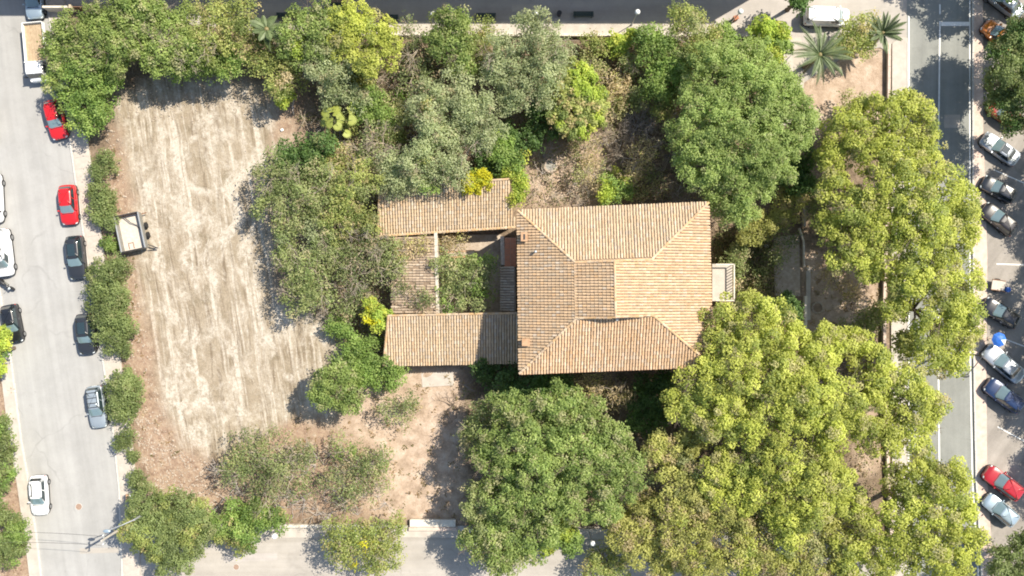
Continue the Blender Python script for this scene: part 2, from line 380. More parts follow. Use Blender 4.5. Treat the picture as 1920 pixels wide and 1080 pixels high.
# west street
WR = [(60,-400),(88,0),(130,253),(167,507),(194,680),(214,820),(224,920),(230,1080),(236,1400)]       # right edge
WL = [(-120,-400),(-110,0),(-60,253),(-6,500),(22,680),(41,828),(54,902),(68,998),(78,1080),(100,1400)]
west_road = sheet('west_road', WR+WL[::-1], .03, M['road'])
PW = 34
slab('west_pavement', WR[0:1]+WR[1:8]+[(236,1400),(275,1400)]+[(x+PW, y) for x, y in WR[1:8]][::-1]+[(60+PW,-400)], -.1, .13, M['pavement'])
slab('far_west_pavement', WL+[(x-22, y) for x, y in WL][::-1], -.1, .13, M['pavement'])
def kerb_run(name, pts, w, h, m, unit=1.0, side=1):
    """kerb of separate stones laid end to end along a px polyline"""
    q = [P(x, y) for x, y in pts]; root = None; stones = {}
    root = empty(name, (q[0].x, q[0].y, 0)); root['kind'] = 'structure'
    mb = MB(); mb.box((0,0,0), (unit-.025, w, h)); me = mb.mesh('kerb_stone', m, bevel=.015)
    for a, b in zip(q[:-1], q[1:]):
        d = b-a; L = d.length; n = max(1, int(round(L/unit))); ang = math.atan2(d.y, d.x)
        for i in range(n):
            c = a+d*((i+.5)/n)
            if abs(c.x) > 56 or abs(c.y) > 33: continue
            o = add('kerb_stone', me, root, (c.x-q[0].x+random.uniform(-.008,.008), c.y-q[0].y, h/2-.02+random.uniform(-.006,.006)))
            o.rotation_euler = (0, 0, ang+random.uniform(-.006,.006)); o.scale = (L/n/unit, 1, 1)
    return root
kerb_run('west_kerb', WR[1:8], .16, .17, M['kerb'])
kerb_run('far_west_kerb', WL[3:9], .16, .17, M['kerb'])
# pavement joints as slabs on the west pavement where it is in view
root = empty('west_pavement_slabs', P(200, 600, .13)); root['kind'] = 'structure'
mb = MB(); mb.box((0,0,0), (1.55, 1.1, .03)); slab_me = mb.mesh('pavement_slab', M['slab'], bevel=.01)
q = [P(x+PW/2+1, y) for x, y in WR[1:8]]
for a, b in zip(q[:-1], q[1:]):
    d = b-a; n = int(d.length/1.14); ang = math.atan2(d.y, d.x)+math.pi/2
    for i in range(n):
        c = a+d*((i+.5)/n); o = add('pavement_slab', slab_me, root, (c.x-root.location.x, c.y-root.location.y, .008+random.uniform(-.004,.004)))
        o.rotation_euler = (random.uniform(-.004,.004), random.uniform(-.004,.004), ang)
# south street, with kerb
south_street = sheet('south_street', [(226,1070),(300,1010),(420,1004),(1500,1010),(1700,1030),(1700,1400),(232,1400)], .034, M['street'])
slab('south_pavement', [(262,975),(640,984),(1640,990),(1640,1010),(1500,1012),(640,1006),(300,1012),(270,1030)], -.1, .12, M['pavement'])
# north promenade
sheet('promenade', [(-110,-400),(1700,-400),(1700,20),(1660,88),(1600,95),(1500,160),(1468,160),(1466,120),(1440,66),(480,62),(180,24),(92,24),(88,0)], .034, M['promenade'])
slab('promenade_kerb_strip', [(480,41),(1340,40),(1440,52),(1470,66),(1470,72),(1440,66),(480,64)], -.1, .13, M['pavement'])
sheet('garden_entrance_path', [(1462,72),(1500,70),(1512,110),(1505,175),(1480,235),(1462,235),(1466,160)], .13, M['pavement'])
# east road
sheet('east_road', [(1700,-400),(1822,-400),(1822,300),(1824,700),(1828,900),(1840,1080),(1850,1400),(1700,1400)], .038, M['eroad'])
sheet('side_street', [(1500,-400),(1700,-400),(1700,92),(1655,92),(1600,60),(1500,16)], .0365, M['street'])
slab('east_pavement', [(1672,82),(1686,70),(1701,72),(1701,1400),(1676,1400),(1670,600)], -.1, .14, M['pavement'])
kerb_run('east_kerb', [(1701,80),(1701,560),(1701,1080)], .16, .19, M['kerb'])
slab('east_verge', [(1824,-400),(1842,-400),(1842,230),(1850,480),(1848,700),(1850,900),(1862,1080),(1870,1400),(1850,1400),(1841,1080),(1829,900),(1825,700)], -.1, .13, M['pinkwall'])
kerb_run('east_verge_kerb', [(1823,-10),(1823,300),(1825,700),(1829,900),(1840,1080)], .18, .2, M['kerb'])
sheet('parking_lot', [(1841,-400),(2400,-400),(2400,1400),(1868,1400),(1861,1080),(1849,900),(1847,700),(1849,480),(1841,230)], .042, M['parking'])
def stripe(pts, w, z=.046, name='lane_line'):
    b = MB(); q = [P(x, y, 0) for x, y in pts]
    for a, c in zip(q[:-1], q[1:]):
        d = (c-a).normalized(); t = Vector((-d.y, d.x, 0))*w/2
        b.quad([(p.x, p.y, z) for p in (a-t, c-t, c+t, a+t)])
    o = b.build(name, M['paint'])
    for pl in o.data.polygons: pass
    return tag(o, kind='structure')
stripe([(1762,8),(1762,27)], .14); stripe([(1762,40),(1759,300),(1759,680),(1761,860),(1766,1080)], .14, name='centre_line')
stripe([(1764,45),(1817,45)], .42, name='stop_line')
stripe([(1818,-60),(1818,300),(1819,690),(1823,905),(1834,1080)], .13, name='edge_line')
stripe([(1704,30),(1704,560),(1704,1080)], .1, name='inner_edge_line')
stripe([(1868,495),(1935,497)], .12, name='bay_line'); stripe([(1866,629),(1935,655)], .1, name='bay_line')
stripe([(1870,800),(1935,835)], .1, name='bay_line'); stripe([(1862,318),(1935,350)], .1, name='bay_line')

# ------------------------------------------------------------------ walls
def wall(name, pts, w, h, m, label, cat='wall', cap=None, unit=None):
    q = [P(x, y) for x, y in pts]; root = empty(name, (q[0].x, q[0].y, 0), 0, label, cat)
    b = MB(); c_ = MB()
    for a, d in zip(q[:-1], q[1:]):
        a0, d0 = a-q[0], d-q[0]; u = (d0-a0).normalized()
        b.bar(a0+Vector((0,0,h/2-.1)), d0-u*.003+Vector((0,0,h/2-.1)), w, h+.2-.002*(len(b.f) % 5))
    b.build('wall_body', m, root)
    if cap:
        L = 0; n = 0; cm = {}
        for a, d in zip(q[:-1], q[1:]):
            v = d-a; k = max(1, round(v.length/(unit or 1.2))); ang = math.atan2(v.y, v.x)
            mb = MB(); mb.box((0,0,0), (v.length/k-.02, w+.08, .06)); me = mb.mesh('coping_stone', cap, bevel=.01)
            for i in range(k):
                c = a+v*((i+.5)/k)-q[0]
                o = add('coping_stone', me, root, (c.x, c.y, h+.032)); o.rotation_euler = (0, 0, ang)
    return root
wall('garden_wall', [(1664,84),(1662,300),(1655,560),(1655,720),(1668,1000)], .22, .45, M['wall'], 'low garden wall running beside the pavement of the dark road', cap=M['pinkwall'])
wall('boundary_wall', [(470,66),(800,67),(1140,68),(1350,68),(1436,70)], .2, .5, M['whitewash'], 'whitish low wall between the promenade and the planted strip', cap=M['whitewash'])
wall('boundary_wall', [(262,984),(500,984),(730,984)], .22, .5, M['whitewash'], 'low wall along the street below the dirt lot', cap=M['whitewash'])
wall('boundary_wall', [(870,990),(1250,992),(1630,1000)], .22, .5, M['wall'], 'low wall along the street under the olive and pine crowns', cap=M['wall'])
wall('garden_wall', [(1505,335),(1505,425)], .2, .6, M['stone'], 'short stone wall beside the shaded path, nearest the big round tree', cap=M['stone'])
wall('garden_wall', [(1497,428),(1505,452),(1506,500)], .18, .35, M['wall'], 'curved low edging wall at the top of the shaded garden path')
wall('garden_wall', [(1507,555),(1507,625)], .2, .6, M['whitewash'], 'short pale wall between the shaded path and the round planter', cap=M['whitewash'])
slab('garden_path', [(1450,445),(1498,440),(1500,555),(1452,555)], -.05, .12, M['stone'])  # darker stone stands in for the shade lying on this path
slab('garden_path', [(1511,500),(1519,500),(1519,600),(1511,600)], -.05, .12, M['pavement'])
slab('dirt_path', [(790,700),(850,696),(851,722),(792,726)], -.05, .09, M['pavement'])
# gateway step with three blocks in the lower street wall
root = empty('gateway_step', P(812, 985), 0, 'pale gateway with a broad slab in the lower street wall', 'gateway')
b = MB(); b.box((0,.35,.42), (4.7,.75,.16)); b.build('top_slab', M['whitewash'], root, bevel=.02)
b = MB(); b.box((0,-.28,.26), (4.95,.38,.3)); b.build('step_block', M['pinkwall'], root, bevel=.02)
b = MB(); b.box((0,.35,.16), (4.6,.7,.32)); b.build('base_block', M['wall'], root)
# gate pillar box on the west pavement corner
root = empty('utility_box', P(252, 929), R(0), 'cream utility box beside the street bushes, above the utility pole', 'utility box')
b = MB(); b.box((0,0,.5), (.9,.75,1.0)); b.build('cabinet', M['whitewash'], root, bevel=.02)
b = MB(); b.box((.2,0,1.03), (.55,.8,.06)); b.build('lid', M['white'], root)
b = MB(); b.box((-.25,0,1.02), (.36,.78,.04)); b.build('side_shelf', M['orange'], root)
# round planter ring, garden yard
root = empty('stone_planter', P(1532, 577), 0, 'small round stone planter ring in the shaded east garden', 'planter')
for k in range(10):
    a = 2*math.pi*k/10; b = MB(); b.box((0,0,.12), (.3,.2,.24)); o = b.build('stone', M['stone'], root, bevel=.03)
    o.location = (.55*math.cos(a), .55*math.sin(a), 0); o.rotation_euler = (0,0,a+math.pi/2)
b = MB(); b.cyl((0,0,0), .47, .15, 14); b.build('soil', M['deck'], root)
# curved low wall at the top of the lot
q = [(552,215),(550,200),(552,188),(560,180)]
wall('curved_edging', q, .15, .3, M['pinkwall'], 'short curved edging at the upper right corner of the dirt lot', 'edging')
# north-west corner: grey service yard against the promenade
root = empty('yard_wall', P(95, 22), 0, 'grey yard wall with a brown gate at the top left corner', 'wall')
b = MB(); b.bar((0,0,.8), (2.5,0,.8), .2, 1.6); b.build('wall_body', M['whitewash'], root)
b = MB(); b.bar((2.75,0,.8), (2.95,0,.8), .35, 1.9); b.build('pillar', M['plaster'], root)
for i in range(9):
    b = MB(); b.box((0,0,.75), (.16,.05,1.4)); o = b.build('board', M['rust'], root); o.location = (3.1+i*.19, .05, 0)
b = MB(); b.bar((4.9,0,.9), (5.1,0,.9), .35, 1.9); b.build('pillar', M['plaster'], root)

# ------------------------------------------------------------------ buildings north of the promenade (only their shade reaches the picture)
def far_building(px0, px1, pyf, depth, h, label, name='apartment_building'):
    a, b_ = P(px0, pyf), P(px1, pyf); w = b_.x-a.x; root = empty(name, (a.x, a.y, 0), 0, label, 'building')
    b = MB(); b.box((w/2, depth/2, h/2-.2), (w, depth, h+.4)); b.build('wall', M['plaster'], root)
    b = MB(); b.box((w/2, depth/2, h+.32), (w+.5, depth+.5, .24)); b.build('roof', M['whitewash'], root)
    b = MB(); b.box((.8,0,1.1), (.9,.06,1.3)); me = b.mesh('window', M['glass']); b = MB(); b.box((0,0,0), (1.1,.1,.12)); ms = b.mesh('sill', M['whitewash'])
    n = int(w/3.2)
    for fl in range(int(h/3)):
        for i in range(n):
            o = add('window', me, root, (i*3.2+.9, -.02, fl*3)); s_ = add('sill', ms, o, (.8, -.03, .38))
far_building(560, 1486, -47, 11, 12, 'long plain building casting the shade over the benches')
far_building(-420, 553, -63, 11, 12, 'plain building casting the shade at the top left street end')

# ------------------------------------------------------------------ tiled roofs
TILE_COLS = {
 'warm': [((.54,.365,.225),6),((.565,.40,.26),5),((.49,.33,.20),3),((.50,.31,.165),1),((.44,.35,.26),1),((.56,.45,.34),2)],
 'worn': [((.46,.325,.205),6),((.44,.32,.215),4),((.47,.335,.21),4),((.37,.30,.22),2),((.44,.39,.33),1),((.47,.30,.16),1)],
 'pale': [((.47,.355,.235),6),((.50,.385,.265),5),((.43,.32,.205),3),((.37,.31,.25),1),((.46,.31,.18),1),((.50,.43,.35),2)],
 'old':  [((.37,.29,.215),5),((.43,.34,.255),4),((.27,.205,.155),3),((.48,.41,.33),2)]}
def inpoly(x, y, poly):
    ins = False; n = len(poly)
    for i in range(n):
        x0, y0 = poly[i]; x1, y1 = poly[(i+1) % n]
        if (y0 > y) != (y1 > y) and x < (x1-x0)*(y-y0)/(y1-y0)+x0: ins = not ins
    return ins
def tile_slope(parent, poly3, down, pal, origin, pitch=.265, course=.37, rad=.112, missing=0.0):
    """poly3: planar roof polygon (world); barrel tiles in columns running down the slope"""
    p0 = Vector(poly3[0]); nrm = Vector((0,0,0))
    for i in range(1, len(poly3)-1): nrm += (Vector(poly3[i])-p0).cross(Vector(poly3[i+1])-p0)
    nrm.normalize()
    if nrm.z < 0: nrm = -nrm
    d = Vector(down); d = (d-nrm*d.dot(nrm)).normalized(); e = d.cross(nrm).normalized()      # e along the eave
    uv = [((Vector(q)-p0).dot(e), (Vector(q)-p0).dot(d)) for q in poly3]
    deck = MB(); deck.quad([Vector(q)-origin for q in poly3]); thick = MB()
    me = deck.mesh('roof_deck', M['deck'])
    if me.polygons[0].normal.z < 0: me.flip_normals()
    add('roof_deck', me, parent)
    u0, u1 = min(q[0] for q in uv), max(q[0] for q in uv); v0, v1 = min(q[1] for q in uv), max(q[1] for q in uv)
    cols = [c for c, w in TILE_COLS[pal] for _ in range(w)]; mean = sum(np.array(c) for c in cols)/len(cols)
    V = []; CC = []
    nu = int((u1-u0)/pitch)+2
    for i in range(nu):
        u = u0+(i+.5)*pitch; colf = random.uniform(.92, 1.08); vj = random.uniform(-.04, .04); drift = random.uniform(-.012,.012)
        cross = []
        for q in range(len(uv)):
            (ua, va), (ub, vb) = uv[q], uv[(q+1) % len(uv)]
            if (ua > u) != (ub > u): cross.append(va+(vb-va)*(u-ua)/(ub-ua))
        if len(cross) < 2: continue
        lo, hi = min(cross), max(cross); vj = .05+random.uniform(-.02,.02)
        for j in range(int((hi-lo)/course)+1):
            v = hi-(j+.5)*course
            if v < lo+.02: continue
            if random.random() < missing: continue
            c = (np.array(random.choice(cols))*.6+mean*.4)*random.uniform(.93, 1.07)*colf
            ang = random.gauss(0, .02); L = course*1.16; uu = u+drift+random.gauss(0,.007)
            rows = []
            for end in (0, 1):                           # 0 = lower end (wide, raised)
                vv = v+vj+(L/2 if end == 0 else -L/2); r = rad*(1.0 if end == 0 else .84); lift = .042 if end == 0 else .012
                row = []
                for a in (0, .22, .5, .78, 1):
                    t = math.pi*a; row.append(p0+e*(uu+r*math.cos(t)+ang*(vv-v))+d*vv+nrm*(lift+r*.92*math.sin(t))-origin)
                rows.append(row)
            for a in range(4):
                V += [rows[0][a], rows[0][a+1], rows[1][a+1], rows[1][a]]; CC += [c]*4
            # lower end face
            V += [rows[0][0], rows[0][1], rows[0][3], rows[0][4]]; CC += [c*.8]*4
    V = np.array([tuple(q) for q in V]); me = numesh('roof_tiles', V, 4, np.array(CC), M['tile'])
    return tag(add('roof_tiles', me, parent), kind='stuff')
def ridge_run(parent, a, b, origin, pal=((.52,.36,.22),(.52,.34,.18),(.47,.32,.19),(.52,.40,.28),(.45,.34,.24)), r=.13, step=.36, name='ridge_tiles'):
    a, b = Vector(a), Vector(b); d = b-a; L = d.length; d /= L; up = Vector((0,0,1)); t = d.cross(up).normalized(); up = t.cross(d)
    V = []; CC = []; n = max(1, int(L/step))
    for i in range(n):
        c = np.array(random.choice(pal))*random.uniform(.85,1.12); rows = []
        for e_, rr, lf in ((-.08, r*.85, .02), (1.04, r, .05)):
            p = a+d*(L*(i+e_)/n); rows.append([p+t*rr*math.cos(math.pi*k/4)+up*(lf+rr*math.sin(math.pi*k/4))-origin for k in range(5)])
        for k in range(4): V += [rows[0][k], rows[0][k+1], rows[1][k+1], rows[1][k]]; CC += [c]*4
        V += [rows[1][0], rows[1][1], rows[1][3], rows[1][4]]; CC += [c*.8]*4
    return tag(add(name, numesh(name, np.array([tuple(q) for q in V]), 4, np.array(CC), M['tile']), parent), kind='stuff')

# main house
HE = 9.0
org = P(1150, 545, 0)*(1-HE/CAMH); org.z = 0
house = empty('villa', org, 0, 'large two storey villa with a sunlit hipped clay tile roof', 'house')
TL, TR, BR, BL = P(971,395,HE), P(1328,380,HE), P(1335,686,HE), P(974,700,HE)
H1 = HE+1.75; H2 = HE+2.85
a1, a2 = P(1078,492,H1), P(1222,486,H1); b1, b2 = P(1080,598,H1), P(1225,592,H1)
rt, rb = P(1152,489,H2), P(1154,596,H2)
def plane_z(A, B, Cc, x, y):
    n = (B-A).cross(Cc-A); return A.z-(n.x*(x-A.x)+n.y*(y-A.y))/n.z
# west slope plane through TL, BL, a1; ridge
o_ = house.location
tile_slope(house, [TL, a1, a2, TR][::1], (0,1,0), 'pale', o_)
tile_slope(house, [BL, BR, b2, b1], (0,-1,0), 'warm', o_)
tile_slope(house, [TL, BL, b1, a1], (-1,0,0), 'worn', o_)
tile_slope(house, [a1, b1, rb, rt], (-1,0,0), 'worn', o_)
tile_slope(house, [TR, a2, b2, BR], (1,0,0), 'warm', o_)
tile_slope(house, [a2, rt, rb, b2], (1,0,0), 'warm', o_)
for p, q in ((a1,TL),(a2,TR),(b1,BL),(b2,BR),(rb,rt),(a1,a2),(b1,b2)): ridge_run(house, p, q, o_)
ridge_run(house, a1+Vector((0,-.05,.06)), rt+Vector((0,-.05,.03)), o_, r=.09, name='verge_tiles'); ridge_run(house, rt+Vector((0,-.05,.03)), a2+Vector((0,-.05,.06)), o_, r=.09, name='verge_tiles')
ridge_run(house, b1+Vector((0,.05,.06)), rb+Vector((0,.05,.03)), o_, r=.09, name='verge_tiles'); ridge_run(house, rb+Vector((0,.05,.03)), b2+Vector((0,.05,.06)), o_, r=.09, name='verge_tiles')
b = MB()
b.quad([a1-o_, a2-o_, rt-o_]); b.quad([b1-o_, rb-o_, b2-o_]); b.build('gable', M['plaster'], house)
cs = [TL, TR, BR, BL]; cen = sum(cs, Vector())/4
ins = [c+(cen-c).normalized()*.95 for c in cs]
b = MB(); b.prism([(c.x-o_.x, c.y-o_.y) for c in (ins[3], ins[2], ins[1], ins[0])], -.3, HE-.14); b.build('wall', M['plaster'], house)
b = MB()
for p, q in zip(cs, cs[1:]+cs[:1]):
    b.quad([p-o_-Vector((0,0,.03)), q-o_-Vector((0,0,.03)), q-o_-Vector((0,0,.2)), p-o_-Vector((0,0,.2))])
b.quad([c-o_-Vector((0,0,.17)) for c in cs]); b.build('eaves', M['orange'], house)
b = MB(); q = [TL-o_, TR-o_]
b.tube([BL-o_+Vector((0,-.09,-.08)), BR-o_+Vector((0,-.09,-.08))], .075, 6); b.build('gutter', M['terracotta'], house)
# windows with shutters on the long faces
fr = MB(); fr.box((0,0,0), (1.3,.12,1.7)); fr_me = fr.mesh('window', M['whitewash']); pn = MB(); pn.box((0,0,0), (.95,.16,1.35)); pn_me = pn.mesh('pane', M['glass'])
sh = MB(); sh.box((0,0,0), (.5,.06,1.5)); sh_me = sh.mesh('shutter', M['greenpaint'])
for s_, (p, q) in (('n',(ins[0],ins[1])),('s',(ins[3],ins[2])),('e',(ins[1],ins[2]))):
    v = q-p; ang = math.atan2(v.y, v.x); k = int(v.length/3.6)
    for z in (1.8, 5.2):
        for i in range(k):
            c = p+v*((i+.5)/k)-o_; o = add('window', fr_me, house, (c.x, c.y, z)); o.rotation_euler = (0,0,ang)
            add('pane', pn_me, o); add('shutter', sh_me, o, (-.95, 0, 0)).scale = (1,2.6,1); add('shutter', sh_me, o, (.95, 0, 0)).scale = (1,2.6,1)
# chimneys and vent on the west slope
def chimney(px, py, h, w, d, parent, slot=True, m='orange'):
    zz = HE+.35; p = P(px, py, zz+.4)-o_
    b = MB(); b.box((p.x, p.y, zz+h/2-.3), (w, d, h+.6)); c = b.build('chimney', M[m], parent, bevel=.02)
    b = MB(); b.box((p.x, p.y, zz+h+.04), (w+.12, d+.12, .1)); b.build('chimney_cap', M['orange'], c)
    if slot:
        b = MB(); b.box((p.x, p.y, zz+h+.1), (.16, d-.2, .04)); b.build('flue_slot', M['trim'], c)
chimney(983, 444, .3, .5, .7, house); chimney(986, 642, .32, .6, .55, house, False)
b = MB(); p = P(1004,472, HE+.9)-o_; b.cyl((p.x, p.y, HE+.3), .09, .75, 10); b.ball((p.x, p.y, HE+1.08), .14, 10, 6, (1,1,.6)); b.build('vent_pipe', M['galv'], house, True)
p = P(1157,599,H1+.3)-o_; b = MB(); b.cyl((p.x, p.y, H1-.3), .12, .75, 10); b.build('vent_pipe', M['galv'], house)
# east porch terrace
root = empty('porch', P(1345, 530), 0, 'small shaded terrace with a pale railing on the right side of the villa', 'terrace')
b = MB(); b.box((-.2,0,1.5), (1.9,3.6,3.0)); b.build('terrace_block', M['plaster'], root)
b = MB(); b.box((-.25,0,3.05), (2.0,3.7,.1)); b.build('terrace_floor', M['pavement'], root)
for y in (-1.78, 1.78):
    b = MB(); b.bar((-1.1,y,4.0), (.7,y,4.0), .12, .08); b.build('handrail', M['whitewash'], root)
b = MB(); b.bar((.7,-1.78,4.0), (.7,1.78,4.0), .12, .08); b.build('handrail', M['whitewash'], root)
b = MB(); b.cyl((0,0,0), .05, .85, 6); me = b.mesh('baluster', M['whitewash'])
for i in range(13): add('baluster', me, root, (.7, -1.75+i*.29, 3.1))

# wings
def wing(label, corners, zs, down, pal, name='outbuilding', wallh=None, ridge=None, missing=0.0, cat='outbuilding'):
    q = [P(x, y, z) for (x, y), z in zip(corners, zs)]; c = sum(q, Vector())/len(q); c.z = 0
    root = empty(name, c, 0, label, cat)
    tile_slope(root, q, down, pal, c, missing=missing)
    ctr = sum(q, Vector())/len(q); ins = [a+(ctr-a).normalized()*.45 for a in q]
    b = MB(); n = len(q)
    low = [Vector((a.x-c.x, a.y-c.y, -.2)) for a in ins]; top = [Vector((a.x-c.x, a.y-c.y, b_.z-.14)) for a, b_ in zip(ins, ins)]
    for i in range(n): b.quad([low[i], low[(i+1) % n], top[(i+1) % n], top[i]])
    b.build('wall', M['plaster'], root)
    b = MB()
    for i in range(n):
        p, r = q[i]-c, q[(i+1) % n]-c; b.quad([p-Vector((0,0,.02)), r-Vector((0,0,.02)), r-Vector((0,0,.16)), p-Vector((0,0,.16))])
    b.quad([a-c-Vector((0,0,.13)) for a in q]); b.build('eaves', M['wood'], root)
    for (i, j) in (ridge or []): ridge_run(root, q[i], q[j], c)
    return root, q, c
nw_, q_, c_ = wing('long tiled outbuilding partly under foliage above the courtyard', [(712,352),(955,336),(966,426),(708,443)], [4.3,4.3,2.9,2.9], (0,-1,0), 'pale', ridge=[(0,1),(2,3),(3,0)])
wing('tiled outbuilding below the courtyard with the villa shade across its right half', [(728,592),(969,587),(971,680),(719,685)], [3.9,3.9,2.6,2.6], (0,-1,0), 'pale', ridge=[(0,1),(3,0)])
wing('decayed tiled shed roof between the two long outbuildings, left of the courtyard', [(735,446),(815,442),(820,586),(735,588)], [2.5,3.2,3.2,2.5], (-1,0,0), 'old', name='shed', cat='shed', missing=.14)
wing('narrow shaded lean-to roof against the villa beside the courtyard', [(940,500),(966,500),(967,584),(940,584)], [2.7,3.4,3.4,2.7], (-1,0,0), 'old', name='lean_to', cat='lean-to')
wall('courtyard_wall', [(822,440),(824,510),(826,588)], .24, 3.2, M['wall'], 'crumbling pale wall top on the left side of the courtyard', cap=M['wall'], unit=.7)
wall('courtyard_wall', [(942,446),(944,498)], .3, 2.8, M['whitewash'], 'patchy white wall top beside the terracotta terrace', cap=M['stone'], unit=.5)
root = empty('terrace_roof', P(957, 473, 3)*1, 0, 'small flat terracotta terrace squeezed between villa and courtyard', 'terrace'); root.location.z = 0
b = MB(); b.box((0,0,1.45), (1.15,2.9,2.9)); b.build('terrace_block', M['plaster'], root)
for i in range(5):
    for j in range(2):
        b = MB(); b.box((-.29+j*.58,-1.15+i*.575,2.93), (.56,.555,.05)); b.build('floor_tile', M['terracotta'], root)
slab('courtyard_paving', [(828,440),(940,440),(940,588),(828,588)], -.05, .12, M['stone'])
root = empty('brick_ledge', P(865, 478), R(4), 'orange topped masonry ledge inside the courtyard', 'ledge')
b = MB(); b.box((0,0,.7), (2.9,.75,1.5)); b.build('ledge_body', M['orange'], root, bevel=.03)
b = MB(); b.box((0,.05,1.48), (2.95,.4,.08)); b.build('ledge_top', M['stone'], root)

for pts, z, m, nm in (([(150,1028),(222,1026),(223,1036),(150,1038)], .0335, 'street', 'asphalt_patch'),
                      ([(1722,770),(1740,770),(1742,850),(1724,850)], .0415, 'promenade', 'asphalt_patch'), ([(1770,215),(1800,215),(1800,240),(1770,240)], .0415, 'street', 'asphalt_patch'), ([(420,1040),(520,1036),(520,1050),(420,1054)], .0375, 'promenade', 'paving_patch'), ([(960,8),(1010,8),(1010,22),(960,22)], .0375, 'pavement', 'paving_patch')):
    sheet(nm, pts, z, M[m])
# ------------------------------------------------------------------ vegetation
def leaf_quads(Cn, N, length, width, cols):
    """Cn centres, N normals -> rhombic leaf sprays"""
    n = len(Cn); a = rng.normal(size=(n, 3)); t = np.cross(N, a); t /= np.linalg.norm(t, axis=1, keepdims=True)+1e-9
    b = np.cross(N, t); L = (length*rng.uniform(.7, 1.3, n))[:, None]*.5; W = (width*rng.uniform(.7, 1.3, n))[:, None]*.5
    V = np.stack([Cn+t*L, Cn+b*W+N*W*.25, Cn-t*L, Cn-b*W+N*W*.25], 1).reshape(-1, 3)
    return V, np.repeat(cols, 4, 0)
# style: sublobe ratio, sublobes per blob, puff radius, puffs density, leaves per puff, leaf length, width, squash, palette
ST = {
 'pine':   dict(sr=.34, ns=13, pr=.60, pd=.78, lp=96, ll=0.24, lw=0.14, sq=.75, up=.9, jit=0.07, pal=[((.235,.255,.056),5),((.285,.30,.075),4),((.16,.185,.048),3),((.25,.235,.11),1)]),
 'opine':  dict(sr=.34, ns=12, pr=.56, pd=.8, lp=76, ll=0.24, lw=0.14, sq=.75, up=.8, jit=0.09, pal=[((.21,.215,.065),5),((.26,.255,.085),4),((.165,.17,.055),3),((.24,.20,.11),2)]),
 'round':  dict(sr=0.2, ns=26, pr=0.3, pd=0.8, lp=38, ll=0.19, lw=0.13, sq=.8, up=.9, jit=0.14, pal=[((.165,.215,.068),5),((.195,.24,.082),4),((.14,.185,.058),3),((.20,.215,.10),1)]),
 'broad':  dict(sr=0.36, ns=13, pr=0.4, pd=0.95, lp=46, ll=0.22, lw=0.145, sq=.8, up=.8, jit=0.13, pal=[((.145,.19,.058),5),((.185,.225,.075),4),((.10,.14,.042),3),((.22,.22,.115),2)]),
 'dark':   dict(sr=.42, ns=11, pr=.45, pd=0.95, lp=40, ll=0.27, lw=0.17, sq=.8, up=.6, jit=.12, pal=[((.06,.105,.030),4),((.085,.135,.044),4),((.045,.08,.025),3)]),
 'ficus':  dict(sr=.42, ns=11, pr=.36, pd=1.2, lp=38, ll=0.19, lw=0.13, sq=.8, up=.8, jit=0.12, pal=[((.115,.145,.055),5),((.145,.175,.07),4),((.085,.11,.04),3),((.17,.18,.085),1)]),
 'lime':   dict(sr=.42, ns=11, pr=.38, pd=1.05, lp=42, ll=0.24, lw=0.16, sq=.75, up=.9, jit=.08, pal=[((.22,.27,.05),5),((.175,.23,.045),4),((.28,.30,.06),3)]),
 'yellow': dict(sr=.45, ns=10, pr=.33, pd=.9, lp=40, ll=.22, lw=.14, sq=.7, up=.9, jit=.07, pal=[((.31,.29,.02),5),((.27,.27,.03),4),((.21,.24,.03),2)]),
 'fresh':  dict(sr=.42, ns=11, pr=.40, pd=1.0, lp=42, ll=0.21, lw=0.14, sq=.8, up=.8, jit=0.14, pal=[((.13,.19,.05),5),((.165,.22,.065),4),((.09,.14,.038),3)]),
 'grey':   dict(sr=.38, ns=13, pr=0.42, pd=0.85, lp=50, ll=0.21, lw=0.12, sq=.85, up=.8, jit=0.15, pal=[((.19,.215,.115),5),((.235,.255,.145),4),((.135,.16,.08),3),((.24,.22,.14),1)]),
 'olive':  dict(sr=.38, ns=12, pr=.40, pd=0.62, lp=36, ll=0.24, lw=0.13, sq=.8, up=.7, jit=.20, pal=[((.165,.19,.08),5),((.20,.215,.10),4),((.11,.14,.052),4),((.26,.23,.14),1)]),
 'mixed':  dict(sr=.40, ns=12, pr=.42, pd=0.75, lp=40, ll=0.22, lw=0.13, sq=.8, up=.75, jit=0.17, pal=[((.175,.20,.065),5),((.22,.235,.08),4),((.12,.15,.048),3),((.26,.225,.11),2)]),
 'sparse': dict(sr=.38, ns=10, pr=.36, pd=0.42, lp=26, ll=0.23, lw=0.11, sq=.8, up=.6, jit=.26, pal=[((.13,.16,.065),5),((.18,.195,.09),4),((.085,.11,.045),4),((.27,.22,.14),2)]),
 'dry':    dict(sr=.40, ns=10, pr=.36, pd=.36, lp=22, ll=.22, lw=.10, sq=.8, up=.6, jit=.25, pal=[((.29,.23,.14),4),((.34,.28,.18),4),((.20,.18,.09),3),((.25,.25,.09),2)]),
 'pale':   dict(sr=.40, ns=10, pr=.38, pd=0.6, lp=32, ll=0.25, lw=0.14, sq=.8, up=.7, jit=.18, pal=[((.23,.24,.11),5),((.28,.27,.14),3),((.16,.18,.07),3)]),
}
def limb(mb, a, b, r0, r1, wob=.12, k=5, seg=4):
    a, b = Vector(a), Vector(b); L = (b-a).length; pts = []; off = Vector((random.gauss(0,wob), random.gauss(0,wob), random.gauss(0,wob*.5)))*L
    for i in range(seg+1):
        t = i/seg; pts.append(a.lerp(b, t)+off*math.sin(math.pi*t)+Vector((0,0,L*.08*math.sin(math.pi*t))))
    mb.tube(pts, [r0+(r1-r0)*i/seg for i in range(seg+1)], k); return pts
